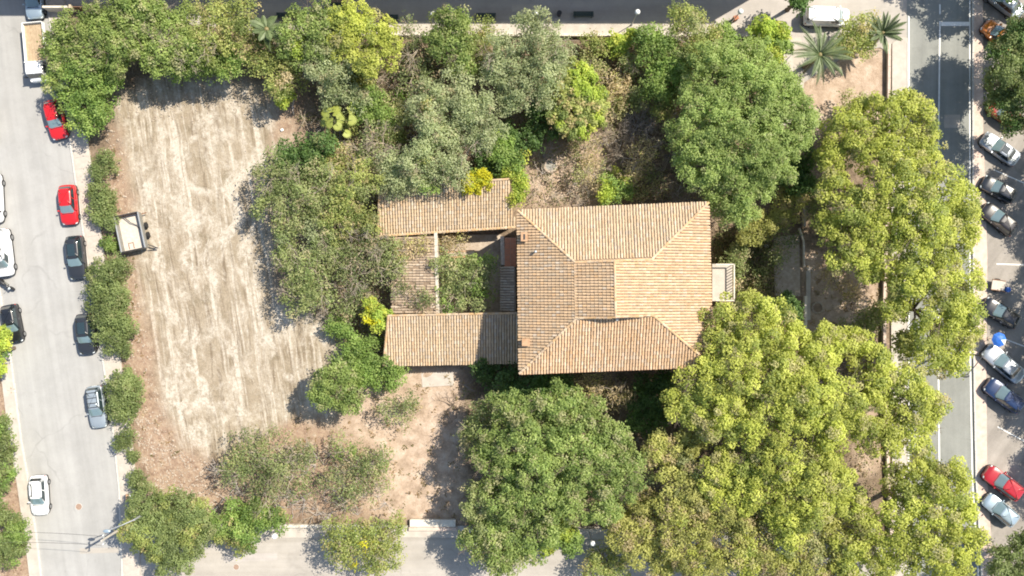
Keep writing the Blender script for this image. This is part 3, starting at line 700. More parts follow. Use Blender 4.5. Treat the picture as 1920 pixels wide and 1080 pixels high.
def branchy(mb, p, d, L, r, depth, spread=.6, flat=.5):
    q = p+d*L; mid = p.lerp(q, .5)+Vector((random.gauss(0,.08), random.gauss(0,.08), random.gauss(0,.04)))*L
    mb.tube([p, mid, q], [r, r*.8, r*.6], 4 if r < .03 else 5, cap=False)
    if depth == 0: return
    for k in range(random.choice((2, 3, 3))):
        nd = Vector((d.x+random.gauss(0, spread), d.y+random.gauss(0, spread), d.z*.7+random.gauss(0, spread*flat)+.08)).normalized()
        branchy(mb, mid.lerp(q, random.uniform(.3, 1)), nd, L*random.uniform(.6, .85), r*.6, depth-1, spread, flat)
NQ = [0]; LEAF_GAIN = 1.8
def tree(label, style, blobs, h, cat=None, name=None, group=None, bare=0, barkm=None, under=None, thin=1.0, second=None, trunkpx=None):
    """blobs: (px, py, r_px[, top height]) as seen from the drone, each at its own height"""
    st = ST[style]; B = []
    if not bare and h > 3: bare = {'pine':1,'opine':1,'olive':2,'grey':1,'mixed':1,'broad':1,'dry':1,'pale':1}.get(style, 0); barkm = barkm or ('bark' if style in ('pine','opine','broad') else None)
    for bl in blobs:
        px, py, rp = bl[:3]; top = bl[3] if len(bl) > 3 else h
        r = rp*S*(1-top*.8/CAMH)*(1.08 if style == 'round' else 1); rz = min(r*st['sq'], top*.55); zc = max(top-rz, rz*.55)
        B.append((P(px, py, zc), r*.97, rz))
    wsum = sum(b[1]**2 for b in B); base = sum((b[0]*b[1]**2 for b in B), Vector())/wsum
    if trunkpx: base = P(trunkpx[0], trunkpx[1])
    base.z = 0
    small = h < 3.2
    cat = cat or ('shrub' if small else 'tree'); name = name or ('shrub' if small else 'tree')
    root = empty(name, base, 0, label, cat, group)
    # sub-lobes over each blob
    SL = []
    for c, r, rz in B:
        n = max(4, int(st['ns']*random.uniform(.85, 1.15)))
        SL.append((c-Vector((0,0,rz*.12)), r*.58, rz*.52))
        for i in range(n):
            g = (i+.5)/n; zz = 1-1.25*g; ph = i*2.39996+random.uniform(-.4,.4); rr = math.sqrt(max(0, 1-zz*zz))
            wild = style not in ('round', 'pine')
            f = 1-st['sr']*(random.uniform(.2, 1.25) if wild else random.uniform(.75, 1.1))
            s_ = st['sr']*(random.uniform(.45, 1.15) if wild else random.uniform(.75, 1.2))
            SL.append((c+Vector((rr*math.cos(ph)*r*f, rr*math.sin(ph)*r*f, zz*rz*f)), r*s_, rz*s_*1.1))
    cen = np.array([tuple(q[0]) for q in SL]); rad = np.array([q[1] for q in SL]); rdz = np.array([q[2] for q in SL])
    pr = st['pr']; PC = []; PD = []
    for i in range(len(SL)):
        n = max(3, int(st['pd']*thin*2.6*math.pi*rad[i]*rad[i]/(pr*pr)*.55))
        d = rng.normal(size=(n, 3)); d[:, 2] = d[:, 2]*.8+.45; d /= np.linalg.norm(d, axis=1, keepdims=True)
        f = rng.uniform(.62, 1.03, n)[:, None]
        PC.append(cen[i]+d*f*np.array([rad[i], rad[i], rdz[i]])); PD.append(d)
    PC = np.concatenate(PC); PD = np.concatenate(PD)
    # drop puffs buried deep inside other lobes
    keep = np.ones(len(PC), bool)
    for i in range(len(SL)):
        q = (PC-cen[i])/np.array([rad[i], rad[i], rdz[i]]); dd = np.linalg.norm(q, axis=1); keep &= ~((dd < .74) & (rng.random(len(PC)) < .93))
    keep &= (PC[:, 2] > .25)
    PC = PC[keep]; PD = PD[keep]; m = len(PC)
    pal = np.array([c for c, w in st['pal'] for _ in range(w)])
    if second: pal2 = np.array([c for c, w in ST[second[0]]['pal'] for _ in range(w)])
    lobe_light = vnoise(PC[:, 0]*1.0, PC[:, 1]*1.0, 1.8, 300+len(SL))
    pc = pal[rng.integers(0, len(pal), m)]
    if second:
        sel = vnoise(PC[:, 0], PC[:, 1], 1.6, 900+m % 50)+.5 > 1-second[1]; pc[sel] = pal2[rng.integers(0, len(pal2), sel.sum())]
    pc = pc*LEAF_GAIN*(1+lobe_light[:, None]*.75)  # noise in the leaf colour imitates sunlit and shaded parts of the crown
    ps = pr*rng.uniform(.6, 1.25, m)
    nl = np.maximum(5, (st['lp']*(ps/pr)**2*rng.uniform(.8,1.2,m)*.8).astype(int)); idx = np.repeat(np.arange(m), nl); N = len(idx)
    d = rng.normal(size=(N, 3)); d[:, 2] = np.abs(d[:, 2])*.9-.15; d += PD[idx]*.35; d /= np.linalg.norm(d, axis=1, keepdims=True)
    f = rng.uniform(.45, 1.05, N)**.6; pos = PC[idx]+d*(f*ps[idx])[:, None]*np.array([1, 1, .75])
    pos += rng.normal(size=(N, 3))*st['jit']
    nr = d*.55+rng.normal(size=(N, 3))*.33; nr[:, 2] += st['up']*.6; nr /= np.linalg.norm(nr, axis=1, keepdims=True)
    cl = pc[idx]*rng.uniform(.84, 1.16, N)[:, None]
    V, CC = leaf_quads(pos, nr, st['ll'], st['lw'], cl)
    V = V-np.array(tuple(base)); NQ[0] += N
    me = numesh('crown', V, 4, CC, M['leaf'])
    add('crown', me, root)
    # trunk and limbs
    bk = M[barkm or ('palebark' if style in ('sparse','dry','olive','pale') else 'bark')]
    mb = MB(); top = min(b[0].z for b in B)
    if small:
        for c, r, rz in B:
            for k in range(3): limb(mb, (random.uniform(-.1,.1), random.uniform(-.1,.1), 0), c-base+Vector((random.uniform(-.4,.4)*r, random.uniform(-.4,.4)*r, 0)), .04, .015)
        mb.build('stems', bk, root)
    else:
        tr = .10+h*.017; fork = Vector((random.gauss(0,.15), random.gauss(0,.15), max(.8, top*.55)))
        mb.tube([(0,0,-.05), (0,0,.25), fork*.5, fork], [tr*1.5, tr*1.1, tr*.95, tr*.8], 8)
        for c, r, rz in B:
            e_ = c-base; pts = limb(mb, fork, e_, tr*.55, tr*.22)
            for k in range(5):
                a = random.uniform(0, 6.28); limb(mb, pts[random.choice((2,3))], e_+Vector((math.cos(a)*r*.7, math.sin(a)*r*.7, rz*random.uniform(.2,.6))), tr*.2, .02, seg=3, k=4)
        mb.build('trunk', bk, root)
    if bare:
        for c, r, rz in B:
            mb = MB(); hub = c-base+Vector((0,0,rz*.35))
            for k in range(bare):
                a = random.uniform(0, 6.28); dd = Vector((math.cos(a), math.sin(a), random.uniform(.15,.6))).normalized()
                branchy(mb, hub, dd, r*.55, .045, 3)
            mb.build('bare_branches', M['palebark' if barkm is None else barkm], root)
    return root
def bare_shrub(label, px, py, rp, h, m='greybark', n=9, cat='dead shrub', depth=4, up=.5, name='dead_shrub', thick=.04):
    r = rp*S; base = P(px, py, h*.5); base.z = 0; root = empty(name, base, 0, label, cat); mb = MB()
    for k in range(n):
        a = 6.28*k/n+random.uniform(-.3,.3); d = Vector((math.cos(a), math.sin(a), up*random.uniform(.5,1.6))).normalized()
        branchy(mb, Vector((0,0,.05)), d, r*.42, thick, depth, .5, .5)
    mb.build('branches', M[m], root); return root

T = tree
# -- planted strip along the promenade, left to right
T('broad green street tree hanging over the parked tipper truck', 'broad', [(160,70,56,5.5),(128,118,38,4.5),(185,105,52,6),(200,45,40,6),(108,88,34,4.5),(122,150,34,4.2)], 6)
T('green tree with yellow flecks whose edge covers the tail of the first red car', 'fresh', [(172,160,52,5),(142,190,36,3.8),(185,195,38,4.5),(165,228,34,3.8),(205,150,38,5)], 5, second=('lime',.28))
T('mid green tree at the top edge between the truck tree and the branchy tree', 'broad', [(245,55,55),(225,100,45),(265,25,40),(240,10,40)], 7)
T('tree with bleached bare branches showing above the top of the dirt lot', 'broad', [(320,55,58),(300,105,46),(350,95,42),(290,25,35)], 6.6, bare=3, second=('olive',.3))
T('olive green rounded tree above the dirt lot, right of the branchy tree', 'mixed', [(400,40,52),(430,75,45),(385,85,45),(455,35,42)], 6.8)
T('dark green low tree at the shaded top edge of the dirt lot', 'fresh', [(395,115,40),(430,120,32),(350,125,32)], 4.8)
T('yellowish olive bushy tree over the shaded top right corner of the dirt lot', 'mixed', [(500,110,42),(540,135,42),(480,85,35),(520,160,25)], 5.0, second=('dry',.25))
T('small lime bush at the very tip of the lot corner below the olive trees', 'lime', [(540,175,18),(530,190,12)], 2.2)
T('bright green tree with a dead grey tuft beside the leftmost bench', 'broad', [(565,55,42),(600,45,40),(590,85,48),(545,75,30)], 6.5, second=('lime',.35))
T('blue green tree in the middle of the planted strip, left of the yellow knobbly one', 'grey', [(625,95,45),(600,120,38),(640,130,32)], 6.0)
T('knobbly yellow green tree beside the second bench from the left', 'pine', [(680,55,48),(705,95,44),(660,90,38),(725,70,28),(650,35,30),(690,125,24)], 6.8)
T('small knobbly olive bush below the yellow knobbly tree', 'opine', [(682,148,20),(672,132,16)], 3.0)
T('pale sparse tree with thin beige twigs below the left globe lamp', 'sparse', [(785,95,42),(775,140,38),(800,170,35),(770,60,25)], 5.2, bare=3)
T('rounded green tree rising beside the left globe lamp', 'broad', [(850,55,42),(835,90,36),(870,80,30),(865,110,26)], 6.4)
T('olive green low tree between the grey eucalyptus and the globe lamp tree', 'mixed', [(900,85,32),(890,120,30),(905,60,22)], 4.6)
T('tall grey green eucalyptus overhanging the promenade wall', 'grey', [(995,55,38,9),(955,100,48,8.5),(1020,95,50,9),(980,150,52,8),(1045,105,32,8),(935,135,36,7),(1010,185,30,7),(1020,140,44,8.5),(960,190,30,6.5)], 9)
T('wide grey green tree with feathery crown above the long outbuilding', 'grey', [(850,185,50),(810,210,50),(880,235,52),(830,270,50),(795,300,42),(850,320,36),(905,250,36),(900,200,34)], 7.5, bare=1, barkm='palebark', second=('mixed',.25))
T('yellow green tree right of the eucalyptus with dry patches on its right side', 'lime', [(1060,215,42),(1090,180,38),(1110,215,34),(1075,240,30),(1085,140,28),(1050,170,26)], 5.8, second=('mixed',.5))
T('bright leafy climber hanging onto the top right corner of the outbuilding', 'fresh', [(940,280,30),(960,310,32),(975,345,20),(968,372,12)], 4.2, second=('lime',.45))
T('bright yellow bush lying on the edge of the outbuilding roof', 'yellow', [(893,338,22),(880,350,13),(908,330,13)], 5.0, cat='bush')
T('round lime shrub on the promenade wall with bare soil to its left and right', 'lime', [(1160,85,27),(1180,70,16)], 3.4)
T('low olive shrub just left of the round lime shrub on the wall', 'mixed', [(1112,82,20),(1128,90,13)], 2.8)
T('dark green tree below the middle globe lamp', 'fresh', [(1230,95,42),(1255,130,38),(1215,70,24),(1225,165,26)], 5.6)
T('brownish green tree reaching over the promenade between two globe lamps', 'mixed', [(1290,60,42),(1300,100,40),(1275,35,25),(1330,75,30)], 6.6, second=('olive',.4))
T('green bush at the promenade kerb left of the red bin', 'fresh', [(1352,68,28),(1335,85,24),(1368,88,18)], 3.8)
T('bright yellow green round bush pair at the promenade corner', 'lime', [(1425,62,32),(1455,80,30),(1440,110,28),(1462,60,20)], 5.0, second=('fresh',.4))
T('dark green tangle between the corner bush and the big round tree', 'fresh', [(1395,100,30),(1420,130,28),(1450,145,25)], 4.4)
T('sparse leafy branch tips reaching in at the top edge beside the white van', 'dark', [(1505,-10,22),(1488,-4,14),(1525,-30,20),(1500,10,10)], 6.0)
# -- the big round tree and the garden below it
T('huge dense round tree beside the upper right corner of the villa roof', 'round', [(1345,150,72,10),(1320,230,78,11),(1410,180,72,11),(1390,270,86,12),(1465,230,62,10.5),(1330,300,66,10.5),(1385,350,66,9.5),(1440,300,58,10),(1455,170,46,10),(1375,395,34,8),(1500,235,30,9),(1400,120,45,9.5)], 11)
T('dark leafy understorey tree tucked under the right side of the huge round tree', 'dark', [(1500,305,34),(1480,340,30),(1505,345,20)], 5.0)
T('yellowish brown bush below the huge round tree, right of the villa corner', 'opine', [(1425,425,32),(1470,395,34),(1405,440,20),(1490,370,22)], 4.2)
T('dry ochre shrub just left of the huge round tree', 'dry', [(1190,300,34),(1215,280,24),(1180,330,22)], 3.6, second=('mixed',.3))
bare_shrub('tangled silver grey dead shrub against the left edge of the huge round tree', 1205, 225, 46, 6.5, n=18, thick=.04, up=1.3)
bare_shrub('faded dead tangle left of the silver grey shrub', 1160, 250, 38, 5, m='palebark', n=12, up=1.2)
T('sparse olive bush with brown twigs in the middle of the upper garden', 'dry', [(1140,150,34),(1150,190,30),(1125,225,28)], 3.6, bare=1, second=('pale',.3))
T('beige sparse bush to the right of the round stone well', 'dry', [(1095,280,34),(1115,320,30),(1090,330,20)], 3.2, bare=1, second=('pale',.4))
T('fresh green bush above the middle of the villa eave', 'fresh', [(1148,345,28),(1140,368,18),(1170,355,16)], 3.0, second=('lime',.4))
T('brown green bush under the dead shrub beside the big round tree', 'olive', [(1225,150,26),(1200,185,22),(1180,120,22)], 3.4)
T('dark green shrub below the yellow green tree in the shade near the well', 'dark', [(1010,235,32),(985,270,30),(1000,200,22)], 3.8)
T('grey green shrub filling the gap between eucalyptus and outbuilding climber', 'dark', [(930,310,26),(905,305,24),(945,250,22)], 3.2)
T('grey beige dry thicket between the lime tree and the dead shrub', 'pale', [(1150,195,30),(1165,160,26),(1125,190,22)], 3.0, bare=2, second=('dry',.5))
T('loose green shrub left of the huge round tree under the kerb bush', 'fresh', [(1250,175,28),(1240,205,22),(1270,150,24)], 4.0, second=('mixed',.5))
T('low ochre scrub right of the fresh green bush above the villa eave', 'dry', [(1205,335,26),(1230,350,20),(1200,360,18)], 2.2, second=('olive',.4))
T('bleached scrub on the slope between the eucalyptus and the lime shrub', 'pale', [(1120,130,24),(1100,115,18)], 2.4, bare=1)
T('light green scrub between the sparse twiggy tree and the feathery one', 'pale', [(745,190,28),(735,225,26),(760,215,22)], 3.0, bare=1, second=('fresh',.4))
T('greenish scrub below the left knobbly bush on the bare patch', 'mixed', [(655,235,16),(715,250,20),(740,255,16)], 2.4)
bare_shrub('tangle of bare grey limbs in the hollow above the left end of the outbuilding', 722, 275, 52, 5.2, m='greybark', n=12, thick=.045)
bare_shrub('pale twisted twigs left of the shed roof', 672, 490, 40, 5.6, m='palebark', n=9, thick=.035)
# -- thicket left of the outbuildings
T('feathery blue green tree above the yellow fan palm', 'grey', [(640,175,36),(670,185,24),(620,165,22)], 4.6)
T('bright green bush right of the yellow fan palm', 'fresh', [(690,205,30),(720,215,22),(700,180,22)], 3.6, second=('lime',.4))
T('dark rounded tree below the yellow fan palm at the edge of the lot', 'dark', [(575,290,42),(545,300,26),(605,275,28)], 4.6, second=('olive',.25))
T('tall grey olive tree casting a dark shade onto the dirt lot', 'olive', [(525,330,44,5.5),(560,370,52,6.2),(610,350,46,6),(545,420,44,5.5),(590,430,46,5.5),(505,375,32,5)], 6, bare=2, barkm='palebark', second=('grey',.35))
T('olive green tree between the tall grey olive and the long outbuilding', 'mixed', [(655,380,44),(680,335,38),(640,420,38),(690,415,26)], 6.0, bare=1, barkm='palebark', second=('olive',.4))
T('tangled tree beside the grey bare limbs above the left end of the outbuilding', 'sparse', [(720,270,34),(690,290,36),(745,310,36),(700,250,25)], 4.2, bare=5)
T('green tree in front of the upper left corner of the outbuilding roof', 'grey', [(765,335,34),(740,345,28),(800,345,26),(730,305,24)], 6.0, second=('fresh',.4))
T('brownish open tree over the lower lot edge with a ragged shade on its left', 'olive', [(565,510,48,5.5),(600,530,52,5.5),(560,560,36,5),(615,480,42,5),(530,480,28,4.5)], 5.5, bare=2, thin=.85)
T('half bare tree with pale twisting limbs left of the shed roof', 'sparse', [(680,470,44),(710,500,40),(660,520,34),(700,450,26)], 5.0, bare=5)
T('bright yellow green shrub at the left tip of the lower outbuilding', 'lime', [(705,590,24),(715,612,14),(693,572,14)], 3.6, second=('yellow',.3))
T('small green bush in the shade left of the lower outbuilding', 'fresh', [(632,612,20),(645,620,12)], 2.2)
T('leafy green shrubs below the bright yellow green shrub', 'fresh', [(668,650,26),(690,660,24),(650,670,18)], 2.8)
T('dark green bush at the lower left corner of the lower outbuilding', 'fresh', [(700,695,34),(735,705,28),(675,705,22)], 3.4, second=('dark',.3))
T('compact round green tree on the lower lot edge with a dark shade to its left', 'broad', [(632,725,44),(610,740,30),(655,745,30),(630,700,32)], 5.4)
T('thin feathery shrub on the pinkish soil below the lower outbuilding', 'sparse', [(750,775,36),(770,755,24),(725,770,22)], 3.2)
bare_shrub('leafless twisted sapling on the pinkish soil left of the big south tree', 848, 765, 44, 3.4, m='bark', n=5, up=.7, thick=.05)
T('rusty olive tree at the upper left edge of the big south tree', 'olive', [(890,800,34),(905,770,24),(880,830,24)], 5.0)
T('small tree growing inside the courtyard', 'olive', [(868,515,40),(890,550,36),(848,560,34),(905,500,26),(835,500,26)], 4.2, bare=1, second=('fresh',.4))
T('pale dry bush at the upper end of the courtyard', 'dry', [(858,450,22),(840,458,14)], 2.6, bare=2)
T('creeping dry shrub sprawled over the decayed shed roof', 'dry', [(760,470,24,4),(790,460,16,4)], 4.0, thin=.6, bare=1)
# -- lower left garden
T('ragged brown olive tree at the lower edge of the dirt lot', 'sparse', [(470,845,46),(520,860,50),(555,890,48),(440,880,36),(500,920,44),(570,850,30)], 5.0, bare=2, thin=1.25, second=('olive',.4))
T('open grown shrub with scattered leaves right of the ragged olive tree', 'sparse', [(650,845,38),(690,880,44),(665,925,34),(715,860,26),(630,890,22)], 4.0, bare=2, second=('fresh',.35), thin=1.2)
bare_shrub('bleached fallen branches on the street wall below the ragged olive tree', 595, 962, 50, 1.4, m='palebark', n=8, up=.35, cat='fallen branches', name='fallen_branches')
T('dense dark olive round tree beside the leaning utility pole', 'ficus', [(300,965,62),(350,995,52),(270,1000,42),(320,1035,46),(365,960,36),(265,950,26)], 6.0, second=('mixed',.45))
T('fresh green hedge tree at the street left of the bleached branches', 'fresh', [(450,985,42),(490,970,32),(415,985,34),(465,1015,26),(520,975,22)], 4.2, second=('mixed',.4))
T('green tree with yellow and orange leaves left of the pale gateway', 'mixed', [(640,1005,40),(690,1010,42),(725,1030,38),(740,985,24),(700,1055,30),(650,1040,26)], 5.0, second=('yellow',.22))
# -- big south trees
T('enormous broad green tree below the villa', 'broad', [(965,775,52,9),(1040,770,58,9.5),(1000,840,78,10.5),(1085,830,72,10.5),(935,850,50,9),(1140,870,62,9.5),(1055,905,72,10),(970,920,62,9),(1120,930,50,8.5),(1175,900,36,8),(1100,770,40,8)], 10)
T('green grey tree reaching the lower street left of the lime patch', 'broad', [(905,935,42,7),(920,1000,52,7),(980,1020,52,7),(940,1050,40,7),(1020,985,36,7),(890,1020,28,6)], 7, second=('olive',.35))
T('small bright lime crown against the street edge below the enormous tree', 'lime', [(1050,1000,36),(1070,1025,20),(1025,1020,20)], 5.2, second=('fresh',.4))
T('olive bush over the street beside the lower right globe lamp', 'mixed', [(1130,1045,34),(1110,1065,22),(1155,1060,24)], 3.6)
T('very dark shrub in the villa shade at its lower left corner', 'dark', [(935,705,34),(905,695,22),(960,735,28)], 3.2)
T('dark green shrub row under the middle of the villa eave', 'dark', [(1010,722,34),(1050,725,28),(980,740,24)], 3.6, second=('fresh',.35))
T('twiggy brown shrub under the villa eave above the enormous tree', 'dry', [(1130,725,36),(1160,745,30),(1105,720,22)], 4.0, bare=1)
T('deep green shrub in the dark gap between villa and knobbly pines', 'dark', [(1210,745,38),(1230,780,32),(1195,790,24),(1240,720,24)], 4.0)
# -- stone pines on the right
T('yellow green pine at the upper right with bare soil to its left', 'pine', [(1585,255,52,10),(1560,290,34,8.5),(1650,225,50,10.5),(1705,225,46,10.5),(1735,275,36,9.5),(1640,280,52,10),(1690,280,50,10.5),(1615,215,32,9),(1690,196,24,9)], 10)
T('broad yellow green pine leaning over the lane line of the dark road', 'pine', [(1700,350,62,12),(1760,345,50,11.5),(1780,395,56,11.5),(1720,410,66,12.5),(1650,370,54,11.5),(1795,440,42,10.5),(1745,460,52,11),(1690,470,48,11)], 12)
T('yellow green pine over the upper shaded garden path', 'pine', [(1570,360,44,9.5),(1600,410,56,10.5),(1560,425,36,9),(1610,465,46,10),(1640,430,46,10.5),(1580,480,32,9),(1625,505,24,8.5)], 10)
T('thinner greyish pine showing a dark bare branch over the road', 'pine', [(1690,520,44,9.5),(1740,535,50,10.5),(1790,525,50,10.5),(1810,575,34,9.5),(1680,575,28,8.5),(1760,590,52,10.5),(1800,625,36,9.5),(1735,650,42,10),(1780,670,42,9.5),(1700,640,26,8)], 10, second=('opine',.4), bare=1, barkm='bark')
T('large pine overlapping the lower right corner of the villa roof', 'pine', [(1365,595,46,11),(1420,590,48,11.5),(1465,615,42,11),(1350,650,46,11),(1400,655,60,12.5),(1320,710,52,11),(1370,730,62,12.5),(1440,710,62,13),(1285,755,42,10),(1330,775,52,11)], 12)
T('biggest pine in the middle of the pine group with a dark hollow below', 'pine', [(1500,680,56,12.5),(1545,650,46,11),(1505,745,66,13.5),(1560,740,58,12.5),(1440,780,60,12.5),(1590,790,46,11.5),(1395,800,44,11),(1540,800,52,12)], 13)
T('pine whose right edge touches the bright road lane', 'pine', [(1625,670,42,9.5),(1650,720,52,10.5),(1705,740,52,10.5),(1740,760,34,10),(1690,800,56,10.5),(1640,810,48,10.5),(1720,800,36,9.5),(1600,640,30,8)], 10, second=('opine',.25))
T('tall narrow pine crown with a shadowed gap on either side', 'pine', [(1345,885,40,9.5),(1340,925,34,9),(1365,860,28,9)], 9.5)
T('knobbly pine above the lower middle street, right of the shadowed gap', 'pine', [(1460,865,48,11.5),(1510,880,56,12),(1445,925,44,10.5),(1500,940,56,11.5),(1550,880,44,11),(1555,930,42,10.5),(1480,985,40,10),(1410,880,38,10),(1400,925,34,9.5)], 11)
T('dull olive pine between the enormous broad tree and the tall narrow pine', 'opine', [(1270,850,42),(1300,820,34),(1250,890,38),(1290,900,34),(1230,840,26)], 8.0, second=('olive',.35))
T('dull yellow olive tree right of the small lime crown', 'opine', [(1195,965,42),(1230,950,34),(1170,1000,34),(1225,1010,38),(1190,1030,28),(1240,1055,28)], 6.6, second=('dry',.2))
T('olive pine over the street with pale ground showing below it', 'opine', [(1285,980,42),(1330,965,38),(1310,1010,38),(1265,1015,28),(1300,935,28),(1265,950,30),(1330,1050,36),(1290,1060,30)], 8, second=('pine',.35))
T('olive pine left of the dark gap at the bottom edge', 'opine', [(1375,975,38),(1405,1000,42),(1370,1025,38),(1420,1040,30),(1395,1060,32),(1445,1000,36),(1455,1060,34),(1420,960,34)], 8.5, second=('pine',.5))
T('wispy pale pine with brown twigs at the bottom edge', 'opine', [(1540,1000,42),(1500,1030,38),(1560,1045,42),(1520,1070,34),(1590,1010,32)], 8.5, second=('pale',.35), bare=1)
T('rounded pine at the bottom edge left of the long wall shadow', 'pine', [(1600,950,36,9),(1625,985,40,9.5),(1600,1030,38,9.5),(1640,1060,36,9.5),(1585,1075,30,9)], 9, second=('opine',.3))
T('massive pine over the kerb opposite the pale blue car', 'pine', [(1730,905,50,10.5),(1780,900,42,10.5),(1710,960,56,11),(1765,960,60,12),(1800,950,34,10.5),(1700,1025,56,11),(1760,1030,60,12),(1800,1015,42,11),(1680,900,34,9),(1740,870,30,9)], 11)
T('low green understorey bush behind the round stone planter', 'olive', [(1620,615,30),(1590,620,22),(1640,590,18)], 4.0)
T('bluish green bush at the upper end of the pines beside the path', 'dark', [(1480,590,24),(1475,565,18)], 3.2)
T('withered hedge shrub on the small terrace side of the villa', 'olive', [(1378,500,24),(1370,530,20),(1382,475,18)], 2.6, second=('dry',.4))
T('brown scrub in the dappled shade left of the garden path', 'dry', [(1425,520,24),(1415,555,18)], 2.0, second=('olive',.4))
T('ragged brush over the top end of the shaded garden path', 'sparse', [(1470,455,26,4),(1450,480,20,4)], 4.0, thin=1.2)
T('ochre scrub on the dark soil between path and street wall', 'dry', [(1560,520,26),(1590,545,20)], 2.2, bare=1, second=('olive',.3))
T('wiry brush beside the short stone wall under the path pine', 'olive', [(1530,395,24),(1525,360,20)], 3.2)
T('green brown shrub filling the corner between the olive tree and the lot shade', 'mixed', [(640,300,28),(620,320,20)], 3.8, second=('dry',.4))
T('ragged brush over the soil left of the lower outbuilding', 'sparse', [(650,580,28),(680,555,26)], 3.0, bare=2, thin=1.2)
T('olive bush below the palms above the upper right pine', 'pale', [(1600,205,30),(1575,225,22),(1625,195,20)], 3.2)
T('spiky olive bush between the two palms', 'mixed', [(1595,65,30),(1615,90,28),(1580,90,22),(1625,50,22)], 3.8, second=('pale',.3))
# -- street bushes on the west pavement, top to bottom
G = 'clipped bushes along the west pavement'
T('topmost small clipped bush opposite the first red car', 'ficus', [(198,308,26),(185,322,20)], 2.0, group=G, cat='bush')
T('clipped bush next to the second red car', 'ficus', [(185,358,22),(195,378,22)], 2.0, group=G, cat='bush')
T('clipped bush touching the box trailer', 'ficus', [(192,400,26),(208,415,20)], 2.0, group=G, cat='bush')
T('tiny weed bush just below the box trailer', 'fresh', [(207,457,13)], 1.1, cat='weed', name='weed_bush')
T('street bush below the weed, right of the uppermost black car', 'ficus', [(205,515,38),(225,500,22),(190,540,24)], 2.4, group=G, cat='bush')
T('middle one of the three joined street bushes', 'ficus', [(205,575,40),(225,560,24)], 2.6, group=G, cat='bush')
T('lowest of the three joined street bushes covering the side of a black car', 'ficus', [(215,632,38),(235,615,22),(205,605,22)], 2.5, group=G, cat='bush')
T('street bush right of the silver estate car', 'ficus', [(232,725,34),(225,765,32),(250,745,24)], 2.4, group=G, cat='bush')
T('small bush just below the silver estate car bush', 'ficus', [(240,822,19),(228,832,12)], 2.0, group=G, cat='bush')
T('tiny bush on the pavement between two slightly larger ones', 'ficus', [(251,857,9)], 1.0, group=G, cat='bush')
T('small bush just above the cream utility box', 'ficus', [(258,895,17),(270,912,12)], 1.8, group=G, cat='bush')
# -- left edge
T('bush at the left edge touching the rear of the dark hatchback', 'lime', [(-2,640,24),(-10,680,26),(8,625,14)], 3.8, second=('fresh',.5))
T('small tree at the left edge above the orange verge', 'ficus', [(2,835,36),(-10,880,44),(-5,800,26)], 4.6, second=('fresh',.4))
T('round tree at the lower left corner of the picture', 'ficus', [(8,985,46),(-10,1030,50),(30,1010,32),(-15,950,34)], 5.0, second=('fresh',.4))
# -- right edge
T('large dark olive tree over the parked orange and red cars', 'ficus', [(1900,95,46,8),(1935,60,52,9),(1880,150,44,7.5),(1925,150,66,9.5),(1895,205,46,7.5),(1940,215,52,8.5),(1868,185,22,6),(1925,100,60,7)], 9, second=('dark',.4), thin=1.15)
T('round dark olive tree in the lower right corner', 'ficus', [(1900,1040,40,6),(1925,1070,56,7),(1880,1075,34,6),(1935,1010,32,6)], 7, second=('grey',.3))
T('tree beyond the top right corner shading the white corner car', 'dark', [(1935,-100,80,9),(1900,-45,42,7.5),(1990,-60,60,8.5),(1860,-110,50,8)], 9)
for i, (px, py, s_) in enumerate([(2080,300,1.0),(2110,430,.8),(2075,560,.9),(2085,700,1.0),(2100,880,.8)]):
    T(['street tree off the right side shading the three upper parked cars', 'street tree off the right side shading the upper bays', 'street tree off the right side shading the cart', 'street tree off the right side shading the silver saloon', 'street tree off the right side shading the lower red car'][i],
      'ficus', [(px,py,70*s_,8),(px-50*s_,py-20,48*s_,7),(px+40,py+50,60*s_,8),(px-30*s_,py+55*s_,45*s_,7)], 8, thin=1.0)

# -- palms
def frond(L, w, droop, leaflets=22, flat=True, up=.5):
    """one arching feather frond along +x"""
    mb = MB(); pts = []
    for i in range(9):
        t = i/8; pts.append(Vector((L*t*(1-.12*t), 0, L*(up*t-droop*t*t))))
    mb.tube(pts, [.05*(1-.8*i/8)+.008 for i in range(9)], 4)
    for i in range(leaflets):
        t = .12+.88*i/leaflets; k = min(7, int(t*8)); p = pts[k].lerp(pts[k+1], t*8-k); ln = w*math.sin(math.pi*min(1, .18+.8*t))
        for s_ in (-1, 1):
            tip = p+Vector((ln*.55, s_*ln*.8, -ln*.18)); q = Vector((.06, 0, 0))
            mb.quad([p-q, p+q, tip+q*.3, tip-q*.3])
    return mb
def leafmat(name, a, b):
    m = mat(name, a, .55, scale=2, col2=b); nt = m.node_tree; tr = nt.nodes.new('ShaderNodeBsdfTranslucent'); tr.inputs[0].default_value = tuple(b)+(1,)
    mx = nt.nodes.new('ShaderNodeMixShader'); mx.inputs[0].default_value = .25; out = nt.nodes['Material Output']
    nt.links.new(nt.nodes['Principled BSDF'].outputs[0], mx.inputs[1]); nt.links.new(tr.outputs[0], mx.inputs[2]); nt.links.new(mx.outputs[0], out.inputs[0]); return m
M['frond'] = leafmat('palm_frond', (.065,.10,.035), (.17,.22,.095)); M['fan'] = leafmat('fan_leaf', (.26,.31,.05), (.36,.39,.10)); M['dryfrond'] = leafmat('dry_frond', (.22,.18,.07), (.30,.25,.12))
